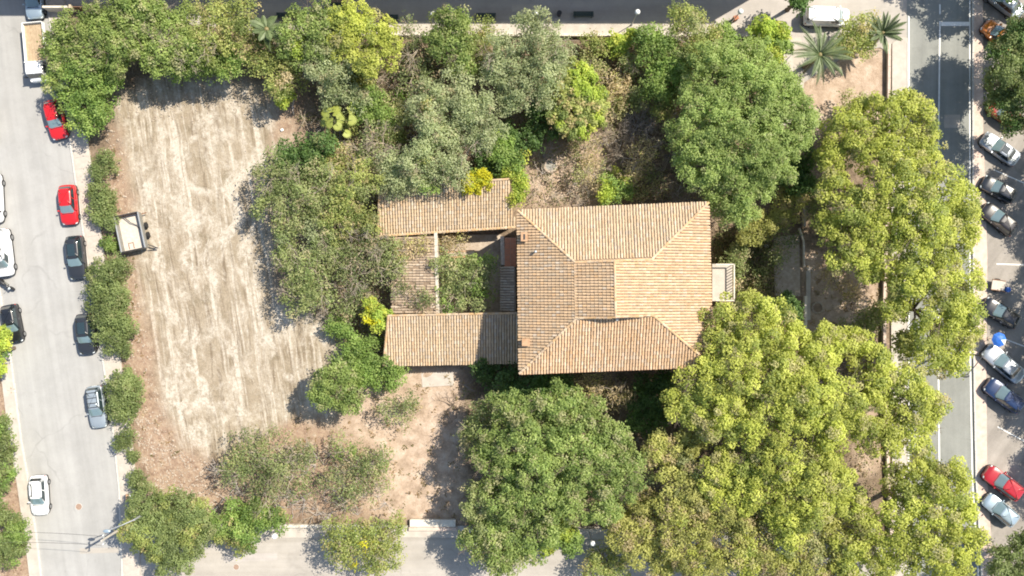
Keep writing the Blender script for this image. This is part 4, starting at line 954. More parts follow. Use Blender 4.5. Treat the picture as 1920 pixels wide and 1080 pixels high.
def palm(label, px, py, h, n, L, w=.5, droop=.6, m='frond', name='palm_tree', dry=0, up=.55):
    top = P(px, py, h); root = empty(name, (top.x, top.y, 0), 0, label, 'palm')
    b = MB(); b.tube([(0,0,-.05),(.03,0,h*.4),(0,0,h)], [.26,.2,.24], 9); b.build('trunk', M['bark'], root)
    meshes = [frond(L*f, w, droop*d, up=up*u).mesh('frond', M[m]) for f, d, u in ((1,1,1),(.92,.75,1.2),(1.05,1.25,.8))]
    if dry: dm = frond(L*.85, w*.8, droop*1.6, up=.1).mesh('frond', M['dryfrond'])
    for i in range(n+dry):
        o = add('frond', dm if i >= n else meshes[i % 3], root, (0,0,h)); o.rotation_euler = (random.uniform(-.2,.2), random.uniform(-.35,.12) if i < n else .1, i*2.39996)
        o.scale = (random.uniform(.85,1.1),)*3
    b = MB(); b.ball((0,0,h-.05), .3, 10, 6); b.build('crown_heart', M['dryfrond'], root, True)
palm('large palm with long drooping fronds on the corner soil beside the big round tree', 1537, 103, 4.6, 20, 3.5, .34, .62, dry=4)
palm('small pointed palm at the top of the low wall near the side street', 1655, 62, 3.2, 20, 2.3, .30, .35, m='frond', dry=3, up=.8)
palm('young feather palm between the olive trees near the leftmost bench', 500, 55, 5.9, 12, 1.9, .4, .7)
# fan palm
top = P(628, 226, 4.2); root = empty('fan_palm', (top.x, top.y, 0), 0, 'yellow fan palm with round pleated leaves right of the dirt lot', 'palm')
b = MB(); b.tube([(0,0,-.05),(0,0,4.0)], [.2,.16], 8); b.build('trunk', M['bark'], root)
fb = MB(); n = 15; c0 = Vector((-.35,0,0))
for k in range(n):
    a0 = -2.35+4.7*k/n; a1_ = -2.35+4.7*(k+1)/n; am = (a0+a1_)/2; r = .64
    mid = Vector((math.cos(am)*r, math.sin(am)*r, .06-.10)); e0 = Vector((math.cos(a0)*r*.6, math.sin(a0)*r*.6, -.02)); e1 = Vector((math.cos(a1_)*r*.6, math.sin(a1_)*r*.6, -.02))
    fb.quad([c0, e0, mid]); fb.quad([c0, mid, e1])
fan_me = fb.mesh('fan_leaf', M['fan'])
for i in range(13):
    a = i*math.pi/4+random.uniform(-.12,.12) if i < 8 else i*2.39996; d = (1.6 if i < 8 else .7)*random.uniform(.65,1.25); z = 4.15-(.5 if i < 8 else -.1)+random.uniform(-.3,.25)
    o = add('fan_leaf', fan_me, root, (math.cos(a)*d, math.sin(a)*d, z)); o.rotation_euler = (random.uniform(-.6,.6), random.uniform(.1,.7), a+random.uniform(-.4,.4)); o.scale = (random.uniform(.65,1.05),)*3
    s_ = MB(); s_.tube([(0,0,4.0), (math.cos(a)*d*.6, math.sin(a)*d*.6, z+.25), (math.cos(a)*d, math.sin(a)*d, z)], .022, 4); s_.build('leaf_stalk', M['cactus'], root)

T('thin twiggy growth over the lower half of the decayed shed roof', 'sparse', [(760,545,26,4),(790,565,20,4)], 4, bare=1, thin=.9)
T('leafy twigs hanging over the upper left of the decayed shed roof', 'olive', [(735,470,28,4.6),(742,500,22,4.4)], 4.6, thin=.8)
# -- rubble and dry weeds, countless
def scatter_stones(name, polys, n, r0, r1, m):
    V = []; Fc = []; k = 0; vs = [(-1,-1,0),(1,-1,0),(1,1,0),(-1,1,0),(-.6,-.5,1),(.6,-.6,.9),(.5,.6,1),(-.6,.6,.8)]
    fs = [(4,5,6,7),(0,1,5,4),(1,2,6,5),(2,3,7,6),(3,0,4,7)]
    pols = [[(P(a, c).x, P(a, c).y) for a, c in q] for q in polys]; b = MB(); tries = 0
    while k < n and tries < n*60:
        tries += 1; q = random.choice(pols); xs = [p[0] for p in q]; ys = [p[1] for p in q]
        x, y = random.uniform(min(xs), max(xs)), random.uniform(min(ys), max(ys))
        if not inpoly(x, y, q): continue
        s_ = r0+(r1-r0)*random.random()**3; a = random.uniform(0, 6.28); n0 = len(b.v); ca, sa = math.cos(a), math.sin(a); ex = random.uniform(.6,1.4); z0 = random.uniform(-.02,.06)
        for v in vs:
            X_, Y_ = v[0]*s_*ex+random.gauss(0,s_*.15), v[1]*s_+random.gauss(0,s_*.15); b.v.append((x+X_*ca-Y_*sa, y+X_*sa+Y_*ca, z0+v[2]*s_*.9))
        b.f += [tuple(n0+i for i in f) for f in fs]; k += 1
    return tag(b.build(name, m), kind='stuff')
scatter_stones('rubble', [LITTER[0], LITTER[0], [(250,760),(330,840),(430,900),(400,960),(300,930),(262,860)]], 3000, .025, .11, M['stone'])
scatter_stones('rubble', [[(560,780),(740,850),(740,980),(430,930),(420,860)], [(222,165),(540,165),(545,230),(222,230)]], 1300, .02, .09, M['stone'])
scatter_stones('pebbles', [LOT], 900, .02, .06, M['stone'])
def ground_tufts(name, polys, n, size, pal, per=14, seed=3, tall=.35):
    g = np.random.default_rng(seed); cs_ = []
    pols = [[(P(a, c).x, P(a, c).y) for a, c in q] for q in polys]
    while len(cs_) < n:
        q = random.choice(pols); xs = [p[0] for p in q]; ys = [p[1] for p in q]; x, y = random.uniform(min(xs), max(xs)), random.uniform(min(ys), max(ys))
        if inpoly(x, y, q): cs_.append((x, y))
    c = np.repeat(np.array(cs_), per, 0); N = len(c); sz = np.repeat(g.uniform(.4, 1.4, n), per)
    off = g.normal(size=(N, 2))*size*sz[:, None]; pos = np.column_stack([c+off, g.uniform(.03, tall, N)*sz])
    nr = g.normal(size=(N, 3))*.6; nr[:, 2] += .8; nr /= np.linalg.norm(nr, axis=1, keepdims=True)
    pp = np.array(pal); tc = np.repeat(pp[g.integers(0, len(pp), n)], per, 0)*g.uniform(.7, 1.3, N)[:, None]
    V, CC = leaf_quads(pos, nr, .22, .10, tc)
    return tag(add(name, numesh(name, V, 4, CC, M['leaf'])), kind='stuff')
GARDEN = [(730,110),(1140,75),(1290,130),(1320,370),(980,385),(960,330),(700,345),(560,220),(640,160)]
GARDEN2 = [(570,430),(705,350),(715,690),(650,640),(560,560)]; GARDEN3 = [(870,705),(1330,700),(1640,640),(1650,980),(870,975)]
ground_tufts('undergrowth', [GARDEN, GARDEN, GARDEN2, GARDEN3, [(1340,430),(1450,440),(1450,560),(1340,540)]], 3000, .42, [(.20,.20,.09),(.30,.25,.16),(.15,.20,.07),(.34,.27,.18),(.24,.19,.12),(.24,.27,.10)], per=16, tall=.9)
ground_tufts('dry_weeds', [LITTER[0], LITTER[2], LITTER[3], PINK[0], PINK[2], PINK[3]], 480, .16, [(.30,.20,.10),(.34,.26,.15),(.18,.16,.06),(.38,.30,.20)], per=9, seed=9, tall=.18)

def brushwood(name, polys, n, m, zmax=1.8):
    b = MB(); pols = [[(P(a, c).x, P(a, c).y) for a, c in q] for q in polys]; k = 0
    while k < n:
        q = random.choice(pols); xs = [p[0] for p in q]; ys = [p[1] for p in q]; x, y = random.uniform(min(xs), max(xs)), random.uniform(min(ys), max(ys))
        if not inpoly(x, y, q): continue
        k += 1; z = random.uniform(.05, zmax*.6); a0 = random.uniform(0, 6.28)
        for t in range(random.choice((3, 5, 7))):
            a = a0+random.gauss(0, .9); L = random.uniform(.5, 1.7); p0 = Vector((x, y, z)); p1 = p0+Vector((math.cos(a), math.sin(a), random.uniform(.1,.6)))*L*.5
            a += random.gauss(0, .4); p2 = p1+Vector((math.cos(a), math.sin(a), random.uniform(-.1,.5)))*L*.5; b.tube([p0, p1, p2], [.03, .022, .012], 3, cap=False)
    return tag(b.build(name, M[m]), kind='stuff')
brushwood('brushwood', [GARDEN, GARDEN, GARDEN2], 520, 'palebark'); brushwood('dead_twigs', [GARDEN, GARDEN2, GARDEN3, [(400,850),(740,850),(740,980),(400,960)]], 420, 'greybark', 1.2)
# ------------------------------------------------------------------ vehicles
def paint(name, col, rough=.28, metal=0.0):
    return mat(name, col, rough, metal=metal, coat=1.0)
PT = dict(red=paint('red_car_paint', (.50,.012,.014)), darkred=paint('deep_red_car_paint', (.36,.012,.018)), black=paint('black_car_paint', (.012,.013,.016)), charcoal=paint('charcoal_car_paint', (.022,.024,.028)),
    silver=paint('silver_car_paint', (.40,.43,.46), .35, .6), paleblue=paint('pale_blue_car_paint', (.36,.45,.52), .35, .5), white=paint('white_car_paint', (.78,.79,.80)), grey=paint('grey_car_paint', (.17,.18,.20), .35, .4),
    orange=paint('orange_car_paint', (.48,.15,.02)), navy=paint('dark_blue_car_paint', (.012,.03,.09), .3, .1), brown=paint('dark_brown_car_paint', (.016,.012,.012), .35, 0), greyblue=paint('grey_blue_car_paint', (.34,.39,.43), .35, .4))
#        L    W    H    zs   rear-base front-base rear-top front-top  hood
KIND = {
 'hatch':  (4.05,1.74,1.46,.92,-.470,.225,-.385,.035,.78),
 'small':  (3.65,1.64,1.45,.92,-.475,.240,-.385,.055,.80),
 'sedan':  (4.50,1.78,1.42,.90,-.360,.215,-.215,.045,.80),
 'estate': (4.45,1.76,1.47,.92,-.480,.210,-.410,.030,.80),
 'suv':    (4.30,1.84,1.64,1.02,-.475,.230,-.400,.060,.92),
 'van':    (4.70,1.88,1.90,1.08,-.490,.330,-.475,.190,.95),
 'bigvan': (5.0,1.96,2.1,1.15,-.492,.350,-.480,.230,1.0)}
NE = 7
def se(s): return (1-abs(s)**NE)**(1/NE)
def make_car(kind, col, label, px, py, d, roof=None, group=None, cat='car', name='parked_car', darkroof=False, scale=1.0):
    L, W, H, zs, ra, fa, rb_, fb_, zh = KIND[kind]; mt = PT[col]
    c = P(px, py, .75); root = empty(name, (c.x, c.y, .045), math.atan2(-d[1], d[0]), label, cat, group); root.scale = (scale,)*3
    hw = W/2
    # lower body: loft of cross sections
    xs = [-.5,-.492,-.47,-.43,-.36,-.25,-.1,.1,.25,.36,.42,.46,.487,.5]
    wf = [.62,.80,.90,.955,.985,1,1,1,.995,.975,.94,.87,.74,.58]
    G = []
    for x, w in zip(xs, wf):
        X_ = x*L; w *= hw
        if x > fa: ztop = zh+(zs-zh)*max(0, 1-(x-fa)/(.5-fa))**.8-.14*max(0, (x-.42)/.08)
        elif x < ra: ztop = zs-.03-.10*max(0, (-x-.45)/.05)
        else: ztop = zs
        if x < -.46 and kind not in ('sedan',): ztop = zs-.12*((-x-.46)/.04)
        zb = .24 if abs(x) < .47 else .30
        sec = [(w*.90, zb), (w*.98, zb+.12), (w, .52), (w*.985, ztop-.16), (w*.94, ztop-.05), (w*.80, ztop), (w*.4, ztop+.025), (0, ztop+.035)]
        G.append([(X_, y, z) for y, z in sec]+[(X_, -y, z) for y, z in sec[::-1][1:]])
    b = MB(); b.grid(G)
    for r in (G[0], G[-1]): b.quad(r if r is G[-1] else r[::-1])
    b.quad([r[0] for r in G][::-1]+[r[-1] for r in G])
    body = b.build('body', mt, root, smooth=True)
    mod_flat(body)
    b = MB()
    sil = [(x*L, w*hw*1.012) for x, w in zip(xs, wf)]
    b.prism([(x*1.006, y) for x, y in sil]+[(x*1.006, -y) for x, y in sil[::-1]], .22, .37); b.build('bumper_sill', M['trim'], root)
    # cabin
    def surf(v, s_, side):
        # v: 0 bottom .. 1 top ; returns point
        cx0, a0 = (ra+fa)/2*L, (fa-ra)/2*L; cx1, a1 = (rb_+fb_)/2*L, (fb_-rb_)/2*L
        cx = cx0+(cx1-cx0)*v; a = a0+(a1-a0)*v; wb = hw*(.90-(.20 if kind not in ('van','bigvan') else .10)*v); z = zs-.02+(H-.05-zs)*v
        if side == 'f': return Vector((cx+a*se(s_), wb*s_, z))
        if side == 'r': return Vector((cx-a*se(s_), wb*s_, z))
        if side == 'l': return Vector((cx+a*s_, wb*se(s_), z))
        return Vector((cx+a*s_, -wb*se(s_), z))
    def ring(v, inset=0, dz=0):
        pts = []
        for side, sg in (('f', 1), ('l', -1), ('r', -1), ('b', 1)):
            for k in range(9):
                s_ = -.93+1.86*k/8
                s_ = s_*sg if side in ('f','b') else -abs(1)*s_*1 if False else s_*sg
                p = surf(v, s_, side)
                if inset: q = surf(v, 0, 'f'); cxm = (rb_+fb_)/2*L; p = Vector((cxm+(p.x-cxm)*(1-inset), p.y*(1-inset), p.z))
                p.z += dz; pts.append(p)
        return pts
    rings = [ring(0), ring(.5), ring(1.0), ring(1.0, .06, .03), ring(1.0, .2, .055), ring(1.0, .55, .075)]
    b = MB(); m_ = len(rings[0])
    for r in rings: b.v += [tuple(p) for p in r]
    for i in range(2):
        for j in range(m_): b.f.append((i*m_+j, i*m_+(j+1) % m_, (i+1)*m_+(j+1) % m_, (i+1)*m_+j))
    b.build('pillars', mt, root, smooth=True)
    b = MB()
    for r in rings[2:]: b.v += [tuple(p) for p in r]
    for i in range(3):
        for j in range(m_): b.f.append((i*m_+j, i*m_+(j+1) % m_, (i+1)*m_+(j+1) % m_, (i+1)*m_+j))
    b.f.append(tuple(3*m_+j for j in range(m_)))
    b.build('roof', PT['black'] if darkroof else mt, root, smooth=True)
    def patch(name, side, s0, s1, v0, v1, m, off=.012):
        rows = []
        for i in range(5):
            row = []
            for j in range(9):
                v = v0+(v1-v0)*i/4; s_ = s0+(s1-s0)*j/8; p = surf(v, s_, side)
                n_ = {'f': Vector((1,0,.6)), 'r': Vector((-1,0,.4)), 'l': Vector((0,1,.2)), 'b': Vector((0,-1,.2))}[side].normalized(); row.append(p+n_*off)
            rows.append(row)
        g = MB(); g.grid(rows); return g.build(name, m, root, smooth=True)
    patch('windscreen', 'f', -.90, .90, .06, .96, M['screen']); patch('rear_window', 'r', -.82, .82, .25 if kind not in ('van','bigvan') else .4, .92, M['glass'])
    for sd_ in ('l', 'b'):
        if kind in ('van', 'bigvan'): patch('side_window', sd_, .45, .88, .15, .85, M['glass'])
        else:
            patch('side_window', sd_, -.80, -.02, .12, .88, M['glass']); patch('side_window', sd_, .04, .86, .12, .88, M['glass'])
    # wheels, lamps, mirrors, handles
    wr = .31 if kind not in ('suv','van','bigvan') else .34
    wt = MB(); wt.tube([(0,-.105,0),(0,-.10,0),(0,.10,0),(0,.105,0)], [wr*.86, wr, wr, wr*.86], 16); wme = wt.mesh('tyre', M['tyre'])
    rm = MB(); rm.tube([(0,.0,0),(0,.112,0)], [wr*.62, wr*.60], 10); rme = rm.mesh('rim', M['rim'])
    for X_ in (-.31*L, .315*L):
        for sg in (1, -1):
            w_ = add('wheel', wme, root, (X_, sg*(hw-.075), wr-.02)); w_.rotation_euler = (0,0,0 if sg > 0 else math.pi); add('rim', rme, w_)
    for sg in (1, -1):
        b = MB(); b.ball((.462*L, sg*hw*.70, zh-.17), .2, 10, 6, (.75, .85, .42)); b.build('headlight', M['lens'], root, True)
        b = MB(); b.ball((-.474*L, sg*hw*.76, zs-.24), .17, 10, 6, (.5, .8, .8)); b.build('tail_light', M['red_lens'], root, True)
        b = MB(); b.box((fa*L-.32, sg*(hw*.9+.13), zs+.04), (.14,.22,.14)); b.build('mirror', mt if kind != 'bigvan' else M['trim'], root, bevel=.03)
        b = MB(); b.bar((fa*L-.35-1.05, sg*hw*.995, zs-.17), (fa*L-.35-.87, sg*hw*.995, zs-.17), .03, .03); b.build('door_handle', M['chrome'], root)
    b = MB(); b.box((.497*L, 0, .5), (.03, W*.42, .13)); b.build('grille', M['trim'], root)
    b = MB(); b.box((-.502*L, 0, .62), (.02, .5, .11)); b.build('number_plate', M['white'], root)
    # shut line between bonnet and screen, wipers
    b = MB(); b.bar((fa*L+.03, -hw*.66, zs+.028), (fa*L+.03, hw*.66, zs+.028), .06, .02); b.build('scuttle', M['trim'], root)
    if roof == 'bars':
        for sg in (1, -1):
            b = MB(); b.bar((rb_*L+.1, sg*hw*.58, H+.05), (fb_*L-.15, sg*hw*.58, H+.05), .04, .04); b.build('roof_rail', M['trim'], root)
        for t in (.12, .40, .68, .9):
            x = rb_*L+(fb_-rb_)*L*t; b = MB(); b.bar((x, -hw*.62, H+.09), (x, hw*.62, H+.09), .06, .04); b.build('cross_bar', M['trim'], root)
    if roof == 'rack':
        for t in (.05,.25,.45,.65,.85):
            x = rb_*L+(fb_-rb_)*L*t; b = MB(); b.bar((x, -hw*.78, H+.12), (x, hw*.78, H+.12), .07, .05); b.build('cross_bar', M['trim'], root)
        for sg in (1,-1):
            b = MB(); b.bar((rb_*L+.1, sg*hw*.72, H+.12), (fb_*L-.2, sg*hw*.72, H+.12), .05, .06); b.build('roof_rail', M['steel'], root)
    if roof == 'panel':
        for i in range(3):
            b = MB(); b.box((rb_*L+.75+i*1.15, 0, H+.09), (1.08, W*.62, .04)); b.build('solar_panel', M['panel'], root)
    if roof == 'stripe':
        b = MB(); b.box(((rb_+fb_)/2*L, -hw*.34, H+.04), ((fb_-rb_)*L*.8, .10, .012)); b.build('roof_stripe', M['trim'], root)
    if roof == 'hatch':
        b = MB(); b.box(((rb_+fb_)/2*L+.1, 0, H+.035), ((fb_-rb_)*L*.62, W*.42, .014)); b.build('sunroof', M['glass'], root)
    return root
def mod_flat(o):
    try: o.data.set_sharp_from_angle(angle=R(38))
    except Exception: pass
make_car('hatch', 'paleblue', 'pale blue car cut by the top edge near the top left corner', 63, -2, (.06,1))
make_car('hatch', 'red', 'red car with its rear hidden under the green street tree', 104, 224, (.24,1))
make_car('hatch', 'red', 'red car parked in full view above the black cars', 128, 384, (.08,1), roof=None)
make_car('estate', 'charcoal', 'black car with dark glass roof directly below the red car in full view', 142, 483, (.10,1), roof='hatch')
make_car('suv', 'charcoal', 'black car half covered by the joined street bushes', 161, 626, (.08,1), roof='hatch', scale=.96)
make_car('estate', 'greyblue', 'silver blue estate car with roof bars beside the street bush', 181, 763, (.13,1), roof='bars', scale=.97)
make_car('hatch', 'white', 'lone white hatchback on the left side of the pale street', 73, 929, (.06,1), roof='stripe')
make_car('hatch', 'black', 'dark hatchback at the left edge partly behind a bush', 22, 607, (.2,1), scale=.97)
make_car('van', 'white', 'white van with a ladder rack at the left edge', 4, 474, (.12,1), roof='rack', cat='van', name='parked_van', scale=1.03)
make_car('bigvan', 'white', 'white camper with a dark blue roof panel cut by the left edge', -14, 372, (.05,1), roof='panel', cat='van', name='parked_van')
make_car('hatch', 'white', 'white car almost wholly beyond the left edge beside the street', -27, 236, (.06,1))
make_car('van', 'white', 'white van parked beside the palms', 1550, 32, (1,.03), cat='van', name='parked_van', scale=.98)
E = (-.84,-.5)
make_car('sedan', 'silver', 'silver car topmost of the angled cars in view below the dark olive tree', 1876, 279, (-.84,-.60), roof='hatch', scale=.95)
make_car('small', 'charcoal', 'dark grey car second of the angled row with a bright bonnet', 1873, 355, (-.84,-.45), scale=1.0)
make_car('hatch', 'brown', 'dark brown car close below the grey one', 1874, 411, (-.84,-.66), scale=.98)
make_car('hatch', 'black', 'black car directly below the small cart', 1878, 587, (-.84,-.50), roof=None)
make_car('sedan', 'silver', 'long silver saloon beside the blue sunshade', 1882, 682, (-.84,-.72), scale=1.05)
make_car('suv', 'navy', 'dark blue car below the silver saloon', 1883, 742, (-.84,-.62), scale=1.0)
make_car('suv', 'darkred', 'bright red car above the pale blue one near the lower right corner', 1881, 906, (-.84,-.62), scale=1.0)
make_car('hatch', 'paleblue', 'pale blue car lowest of the angled row', 1877, 957, (-.84,-.70), scale=.97)
make_car('sedan', 'silver', 'shaded silver car cut by the top right corner', 1883, 2, (-.84,-.66), scale=1.0)
make_car('small', 'orange', 'orange car mostly hidden under the dark olive tree', 1872, 66, (-.8,-.70))
make_car('small', 'darkred', 'red car showing only its nose under the dark olive tree', 1884, 214, (-.84,-.6))

# tipper truck
c = P(80, 108); root = empty('truck', (c.x, c.y, .04), math.atan2(-1, .09), 'white flatbed truck with an empty brown bed under the street tree', 'truck')
b = MB(); b.box((-.9,0,.62), (5.4,.9,.22)); b.build('chassis', M['dark'], root)
b = MB(); b.box((-1.15,0,1.02), (4.0,2.0,.10)); b.build('bed_floor', M['wood'], root)
for i in range(7):
    b = MB(); b.box((-1.15,-.84+i*.28,1.085), (3.9,.265,.035)); b.build('floor_board', M['wood'], root)
for y in (-1.02, 1.02):
    b = MB(); b.box((-1.15,y,1.25), (4.06,.07,.5)); b.build('side_board', M['white'], root, bevel=.01)
b = MB(); b.box((-3.19,0,1.25), (.07,1.96,.5)); b.build('tailgate', M['white'], root)
b = MB(); b.box((.89,0,1.4), (.08,1.98,.8)); b.build('headboard', M['white'], root)
b = MB(); G_ = []
for x, w, zt in ((1.0,.86,1.9),(1.1,.9,2.02),(1.9,.9,2.05),(2.15,.88,1.98),(2.42,.86,1.25),(2.62,.84,1.1),(2.72,.78,.95)):
    G_.append([(x, y, z) for y, z in ((w,.45),(w,1.1),(w*.93,zt-.08),(w*.8,zt),(0,zt+.03),(-w*.8,zt),(-w*.93,zt-.08),(-w,1.1),(-w,.45))])
b.grid(G_); b.quad(G_[0][::-1]); b.quad(G_[-1]); b.build('cab', PT['white'], root)
b = MB(); b.grid([[(2.17,y*.76,1.95) for y in (-1,-.5,0,.5,1)], [(2.44,y*.8,1.27) for y in (-1,-.5,0,.5,1)]]); b.build('windscreen', M['glass'], root)
for y in (-1, 1):
    b = MB(); b.box((1.6, y*.9, 1.5), (.75,.05,.5)); b.build('side_window', M['glass'], root)
    b = MB(); b.box((2.3, y*1.12, 1.35), (.1,.25,.3)); b.build('mirror', M['trim'], root)
    b = MB(); b.ball((2.68, y*.62, .85), .16, 8, 6, (.4,1,.7)); b.build('headlight', M['lens'], root)
wt = MB(); wt.tube([(0,-.12,0),(0,.12,0)], .38, 16); wme = wt.mesh('wheel', M['tyre'])
for x in (-1.9, 1.85):
    for y in (-.82, .82): add('wheel', wme, root, (x, y, .36))

# open box trailer on the lot
c = P(255, 437); root = empty('box_trailer', (c.x, c.y, .1), R(12), 'open steel box trailer with a pale floor standing on the dirt lot edge', 'trailer')
b = MB(); b.box((0,0,.62), (2.35,3.6,.08)); b.build('trailer_floor', M['canvas'], root)
b = MB(); b.box((0,0,.52), (2.2,3.4,.12)); b.build('chassis', M['dark'], root)
for s_ in (-1, 1):
    b = MB(); b.box((s_*1.2,0,.98), (.07,3.62,.75)); b.build('side_panel', M['steel'], root)
    b = MB(); b.bar((s_*1.22,-1.85,1.38), (s_*1.22,1.85,1.38), .12, .07); b.build('top_rail', M['galv'], root)
for s_ in (-1, 1):
    b = MB(); b.box((0,s_*1.82,.98), (2.4,.07,.75)); b.build('end_panel', M['rust' if s_ > 0 else 'steel'], root)
    b = MB(); b.bar((-1.2,s_*1.84,1.40), (1.2,s_*1.84,1.40), .09, .09); b.build('end_rail', M['dark'], root)
b = MB(); b.tube([(-.5,1.8,1.0),(.1,1.0,.95),(.65,.6,.8),(.95,-.2,.72),(1.0,-1.6,.7)], .045, 5); b.build('hose', M['trim'], root)
b = MB()
for p, q in (((-.65,-1.6,.68),(-.65,-1.0,.68)),((-.65,-1.0,.68),(-.15,-1.0,.68)),((-.15,-1.0,.68),(-.15,-1.6,.68))): b.bar(p, q, .06, .04)
b.build('loose_frame', M['rust'], root)
b = MB(); b.bar((1.2,-1.9,.45), (2.1,-2.05,.42), .09, .09); b.bar((1.2,-1.5,.45), (2.1,-2.05,.42), .09, .09); b.build('tow_bar', M['dark'], root)
b = MB(); b.bar((1.2,1.7,.5), (1.7,1.75,.45), .1, .1); b.build('support_leg', M['rust'], root)
for s_ in (-1, 1):
    for y in (-.5,.5):
        w_ = MB(); w_.tube([(s_*1.26,y,.32),(s_*1.46,y,.32)], .32, 14); w_.build('wheel', M['tyre'], root)

# small cart and blue sunshade in the parking
c = P(1866, 535); root = empty('small_cart', (c.x, c.y, .045), R(-8), 'small flat trailer cart with a pale top among the angled cars', 'cart')
b = MB(); b.box((0,0,.5), (1.35,1.0,.1)); b.build('cart_bed', M['canvas'], root, bevel=.02)
for y in (-.53,.53):
    b = MB(); b.bar((-.7,y,.55), (.7,y,.55), .07, .12); b.build('side_rail', M['rust'], root)
b = MB(); b.bar((.7,0,.45), (1.45,-.3,.35), .06, .06); b.build('tow_bar', M['dark'], root)
b = MB(); b.cyl((1.05,-.3,.1), .26, .5, 12); b.build('water_drum', M['blue'], root)
for y in (-.6,.6): w_ = MB(); w_.tube([(0,y-.08,.24),(0,y+.08,.24)], .24, 12); w_.build('wheel', M['tyre'], root)
c = P(1875, 637, 2.0); root = empty('sunshade', (c.x, c.y, .045), 0, 'small blue sunshade between the black car and the silver saloon', 'parasol')
b = MB(); b.cyl((0,0,0), .03, 2.1, 6); b.build('pole', M['galv'], root)
for k in range(8):
    a0, a1_ = 2*math.pi*k/8, 2*math.pi*(k+1)/8; r = .75; b = MB()
    b.quad([(0,0,2.15), (math.cos(a0)*r*.6, math.sin(a0)*r*.6, 1.98), (math.cos(a1_)*r*.6, math.sin(a1_)*r*.6, 1.98)])
    b.quad([(math.cos(a0)*r*.6, math.sin(a0)*r*.6, 1.98), (math.cos(a0)*r, math.sin(a0)*r, 1.78), (math.cos(a1_)*r, math.sin(a1_)*r, 1.78), (math.cos(a1_)*r*.6, math.sin(a1_)*r*.6, 1.98)])
    b.build('canopy_panel', M['white'] if k == 7 else M['blue'], root)
b = MB(); b.cyl((0,0,0), .22, .08, 12); b.build('base', M['stone'], root)

# motor scooter at the left edge
c = P(11, 533, .5); root = empty('motorcycle', (c.x, c.y, .05), math.atan2(-.75, 1), 'dark motorcycle leaning between the white van and the dark hatchback', 'motorcycle')
for x in (-.65,.7):
    w_ = MB(); w_.tube([(x,-.06,.3),(x,.06,.3)], .3, 14); w_.build('wheel', M['tyre'], root)
b = MB(); b.tube([(-.85,0,.72),(-.4,0,.8),(0,0,.72),(.1,0,.7)], [.08,.16,.17,.1], 8); b.build('seat', M['trim'], root, True)
b = MB(); b.ball((.28,0,.78), .2, 10, 8, (1.3,.75,.7)); b.build('fuel_tank', PT['charcoal'], root, True)
b = MB(); b.box((0,0,.45), (.55,.28,.35)); b.build('engine', M['steel'], root, bevel=.04)
b = MB(); b.tube([(.5,-.38,1.0),(.56,0,.98),(.5,.38,1.0)], .02, 6); b.build('handlebar', M['trim'], root)
b = MB(); b.ball((.72,0,.85), .12, 10, 6); b.build('headlight', M['lens'], root, True)
b = MB(); b.bar((.56,0,.95), (.7,0,.3), .08, .05); b.build('fork', M['chrome'], root)

# ------------------------------------------------------------------ street furniture
def globe_lamp(label, px, py, h=4.2):
    p = P(px, py, h); base = Vector((p.x, p.y, .1)); root = empty('globe_lamp', base, 0, label, 'street lamp', 'white globe lamps round the garden')
    b = MB(); b.cyl((0,0,0), .12, .25, 10, .09); b.cyl((0,0,.25), .05, h-.5, 8, .04); b.build('post', M['galv'], root, True)
    b = MB(); b.cyl((0,0,h-.3), .11, .08, 10); b.build('collar', M['dark'], root)
    b = MB(); b.ball((0,0,h-.02), .27, 14, 10); b.build('globe', M['white'], root, True)
globe_lamp('white globe lamp at the promenade behind the rounded green tree', 812, 27)
globe_lamp('white globe lamp half hidden by the tip of the eucalyptus', 1005, 25)
globe_lamp('white globe lamp casting a thin shade line on the sunlit kerb strip', 1195, 23)
globe_lamp('white globe lamp in the sunlit corner of the promenade', 1388, 22)
globe_lamp('white globe lamp on the lower street above the round manhole', 515, 1005)
globe_lamp('white globe lamp on the lower street right of the lime crown', 1111, 1018)

def bench(label, px, py, rz=0.0):
    c = P(px, py, .45); root = empty('bench', (c.x, c.y, .04), rz, label, 'bench', 'dark green benches on the shaded promenade')
    for i in range(4):
        b = MB(); b.box((0, .30-.125*i, .45), (2.05,.105,.035)); b.build('seat_slat', M['greenpaint'], root)
    for i in range(3):
        b = MB(); b.box((0, -.24-.03*i, .56+.12*i), (2.05,.03,.09)); b.build('back_slat', M['greenpaint'], root)
    for x in (-.85,.85):
        b = MB(); b.box((x,.05,.22), (.07,.5,.44)); b.build('leg', M['dark'], root)
        b = MB(); b.bar((x,-.17,.44), (x,-.33,.88), .06, .04); b.build('back_support', M['dark'], root)
bench('dark green bench partly behind the leftmost bright green tree', 537, 30)
bench('dark green bench beside the knobbly yellow green tree', 728, 34)
bench('dark green bench between the left globe lamp and the eucalyptus', 911, 31)
bench('dark green bench on the promenade right of the eucalyptus tip', 1094, 28)
c = P(640, 4); root = empty('kiosk_box', (c.x, c.y, .04), 0, 'low dark green planter box at the top edge between two benches', 'planter box')
b = MB(); b.box((0,0,.3), (2.0,.7,.6)); b.build('box_body', M['greenpaint'], root, bevel=.02)
b = MB(); b.box((0,0,.61), (1.8,.5,.06)); b.build('soil', M['deck'], root)
c = P(1048, 29); root = empty('litter_bin', (c.x, c.y, .04), 0, 'small dark litter bin between the eucalyptus tip and the right bench', 'bin')
b = MB(); b.cyl((0,0,.1), .2, .7, 12, .24); b.build('bin_body', M['dark'], root); b = MB(); b.cyl((0,0,.8), .26, .05, 12); b.build('lid', M['trim'], root)
c = P(1376, 38); root = empty('red_bin', (c.x, c.y, .1), R(20), 'rusty red bin standing at the corner kerb', 'bin')
